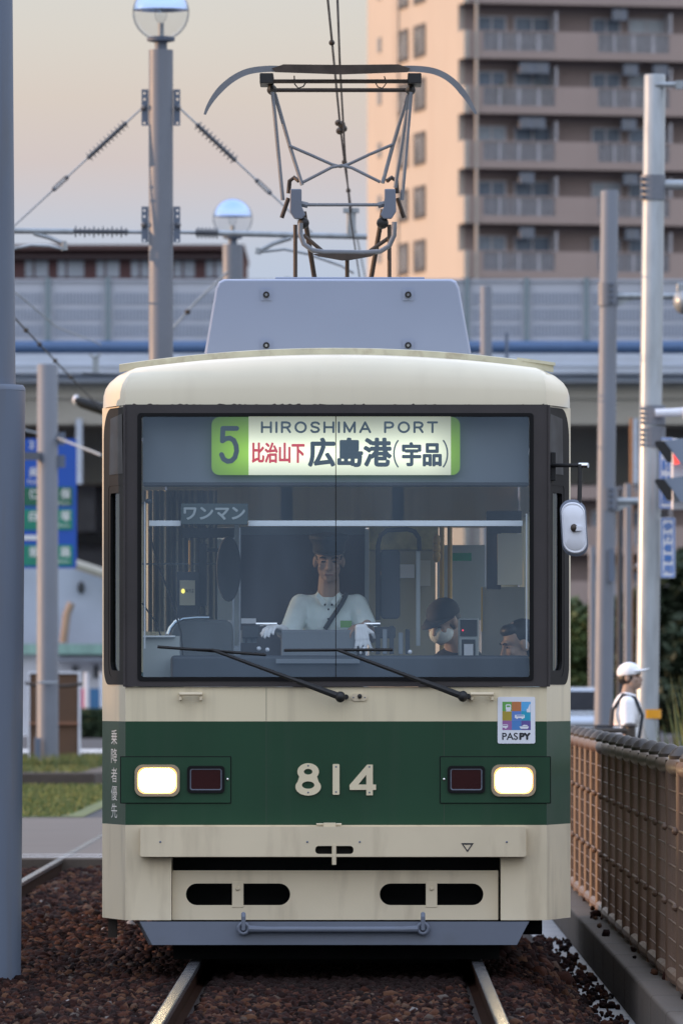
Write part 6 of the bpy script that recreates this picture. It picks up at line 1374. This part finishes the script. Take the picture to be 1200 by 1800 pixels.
def sec(y, z0, z1, w0, w1): return [(cx_ + sx * w, cy_ + y, z) for sx, z, w in ((-1, z0, w0 * .96), (-1, (z0 + z1) / 2, w0), (-1, z1, w1), (1, z1, w1), (1, (z0 + z1) / 2, w0), (1, z0, w0 * .96))]
c_ = MB(); loft(c_, [sec(0, .35, .80, .80, .74), sec(.1, .22, .92, .85, .80), sec(1.0, .2, .94, .86, .82), sec(3.2, .2, .92, .86, .80), sec(4.2, .25, .75, .80, .70)]); c_.build('body', M['car'], car, bevel=.04, smooth=True)
c_ = MB(); loft(c_, [sec(.25, .92, .98, .78, .76), sec(.7, .92, 1.42, .78, .60), sec(2.2, .92, 1.44, .80, .60), sec(3.1, .91, .95, .80, .76)]); c_.build('cabin', M['car'], car, bevel=.03, smooth=True)
MB().add([(cx_ - .60, cy_ + .26, 1.02), (cx_ + .60, cy_ + .26, 1.02), (cx_ + .52, cy_ + .64, 1.37), (cx_ - .52, cy_ + .64, 1.37)], [(0, 1, 2, 3)]).build('rear_window', M['dark_glass'], car)
for s_ in (-1, 1):
    MB().box(cx_ + s_ * .72 - .09, cx_ + s_ * .72 + .09, cy_ - .02, cy_ + .1, .66, .84).build('tail_light', mat('car_red', (.5, .03, .02), .3, em=(1, .12, .05), ems=1.2) if 'car_red' not in bpy.data.materials else bpy.data.materials['car_red'], car, bevel=.02)
    for yw in (.75, 3.3): MB().tube([(cx_ + s_ * .68, cy_ + yw, .31), (cx_ + s_ * .86, cy_ + yw, .31)], .31, 20).build('wheel', M['rubber'], car, smooth=True)
MB().box(cx_ - .24, cx_ + .24, cy_ - .03, cy_ + .05, .55, .68).build('number_plate', M['white_plate'], car)

# ---------------------------------------------------------------- unseen house and tree, added left of frame to shade the tracks
rh = thing('shade_house', (-66, -8, 0), 'added unseen low house left of the tracks that shades the ballast', 'house')
MB().box(-72, -62, -70, 4.7, -.5, 8.2).build('wall', M['girder'], rh); MB().box(-72.4, -61.6, -70.4, 4.7, 8.2, 8.6).build('roof', bpy.data.materials['brown_roof'], rh)
MB().box(-72, -62, 4.702, 9.5, -.5, 8.0).build('end_wall', M['girder'], rh); MB().box(-72.4, -61.6, 4.702, 9.9, 8.0, 8.4).build('end_roof', bpy.data.materials['brown_roof'], rh)
tree((-57.5, 5.2, -.5), 14.5, 3.4, 4.2, 2600, 'leaf', 'added unseen tree with a sparse crown that dapples the tram corner', 31)  # sparse crown added out of view to filter sun on the tram corner
for k in range(17):
    w = MB().box(-61.998, -61.95, -66 + k * 4.1, -64.2 + k * 4.1, 4.6, 6.0).build('window', M['apt_win2'], rh); MB().box(-61.949, -61.90, -66 + k * 4.1, -64.2 + k * 4.1, 4.5, 4.6).build('sill', M['concrete'], w)

rg = random.Random(21)
for u, lb in ((2.2, 'green potted shrub behind the railing of the second balcony row, left one'), (4.4, 'green potted shrub behind the railing of the second balcony row, right one')):
    base = A(u, -.75, ZS0 - FH + .22); o = thing('potted_plant', base, lb, 'plant', 'potted shrubs on a balcony')
    MB().lathe([(.14, 0), (.2, .3), (.19, .32)], base, 12).build('pot', M['rail_rust'], o); f_ = MB()
    for _ in range(500):
        p = base + Vector((rg.gauss(0, .28), rg.gauss(0, .2), .75 + rg.gauss(0, .25))); f_.add([p, p + Vector((rg.uniform(-.12, .12), rg.uniform(-.1, .1), .1)), p + Vector((rg.uniform(-.12, .12), rg.uniform(-.1, .1), -.02))], [(0, 1, 2)])
    f_.build('foliage', M['leaf'], o)
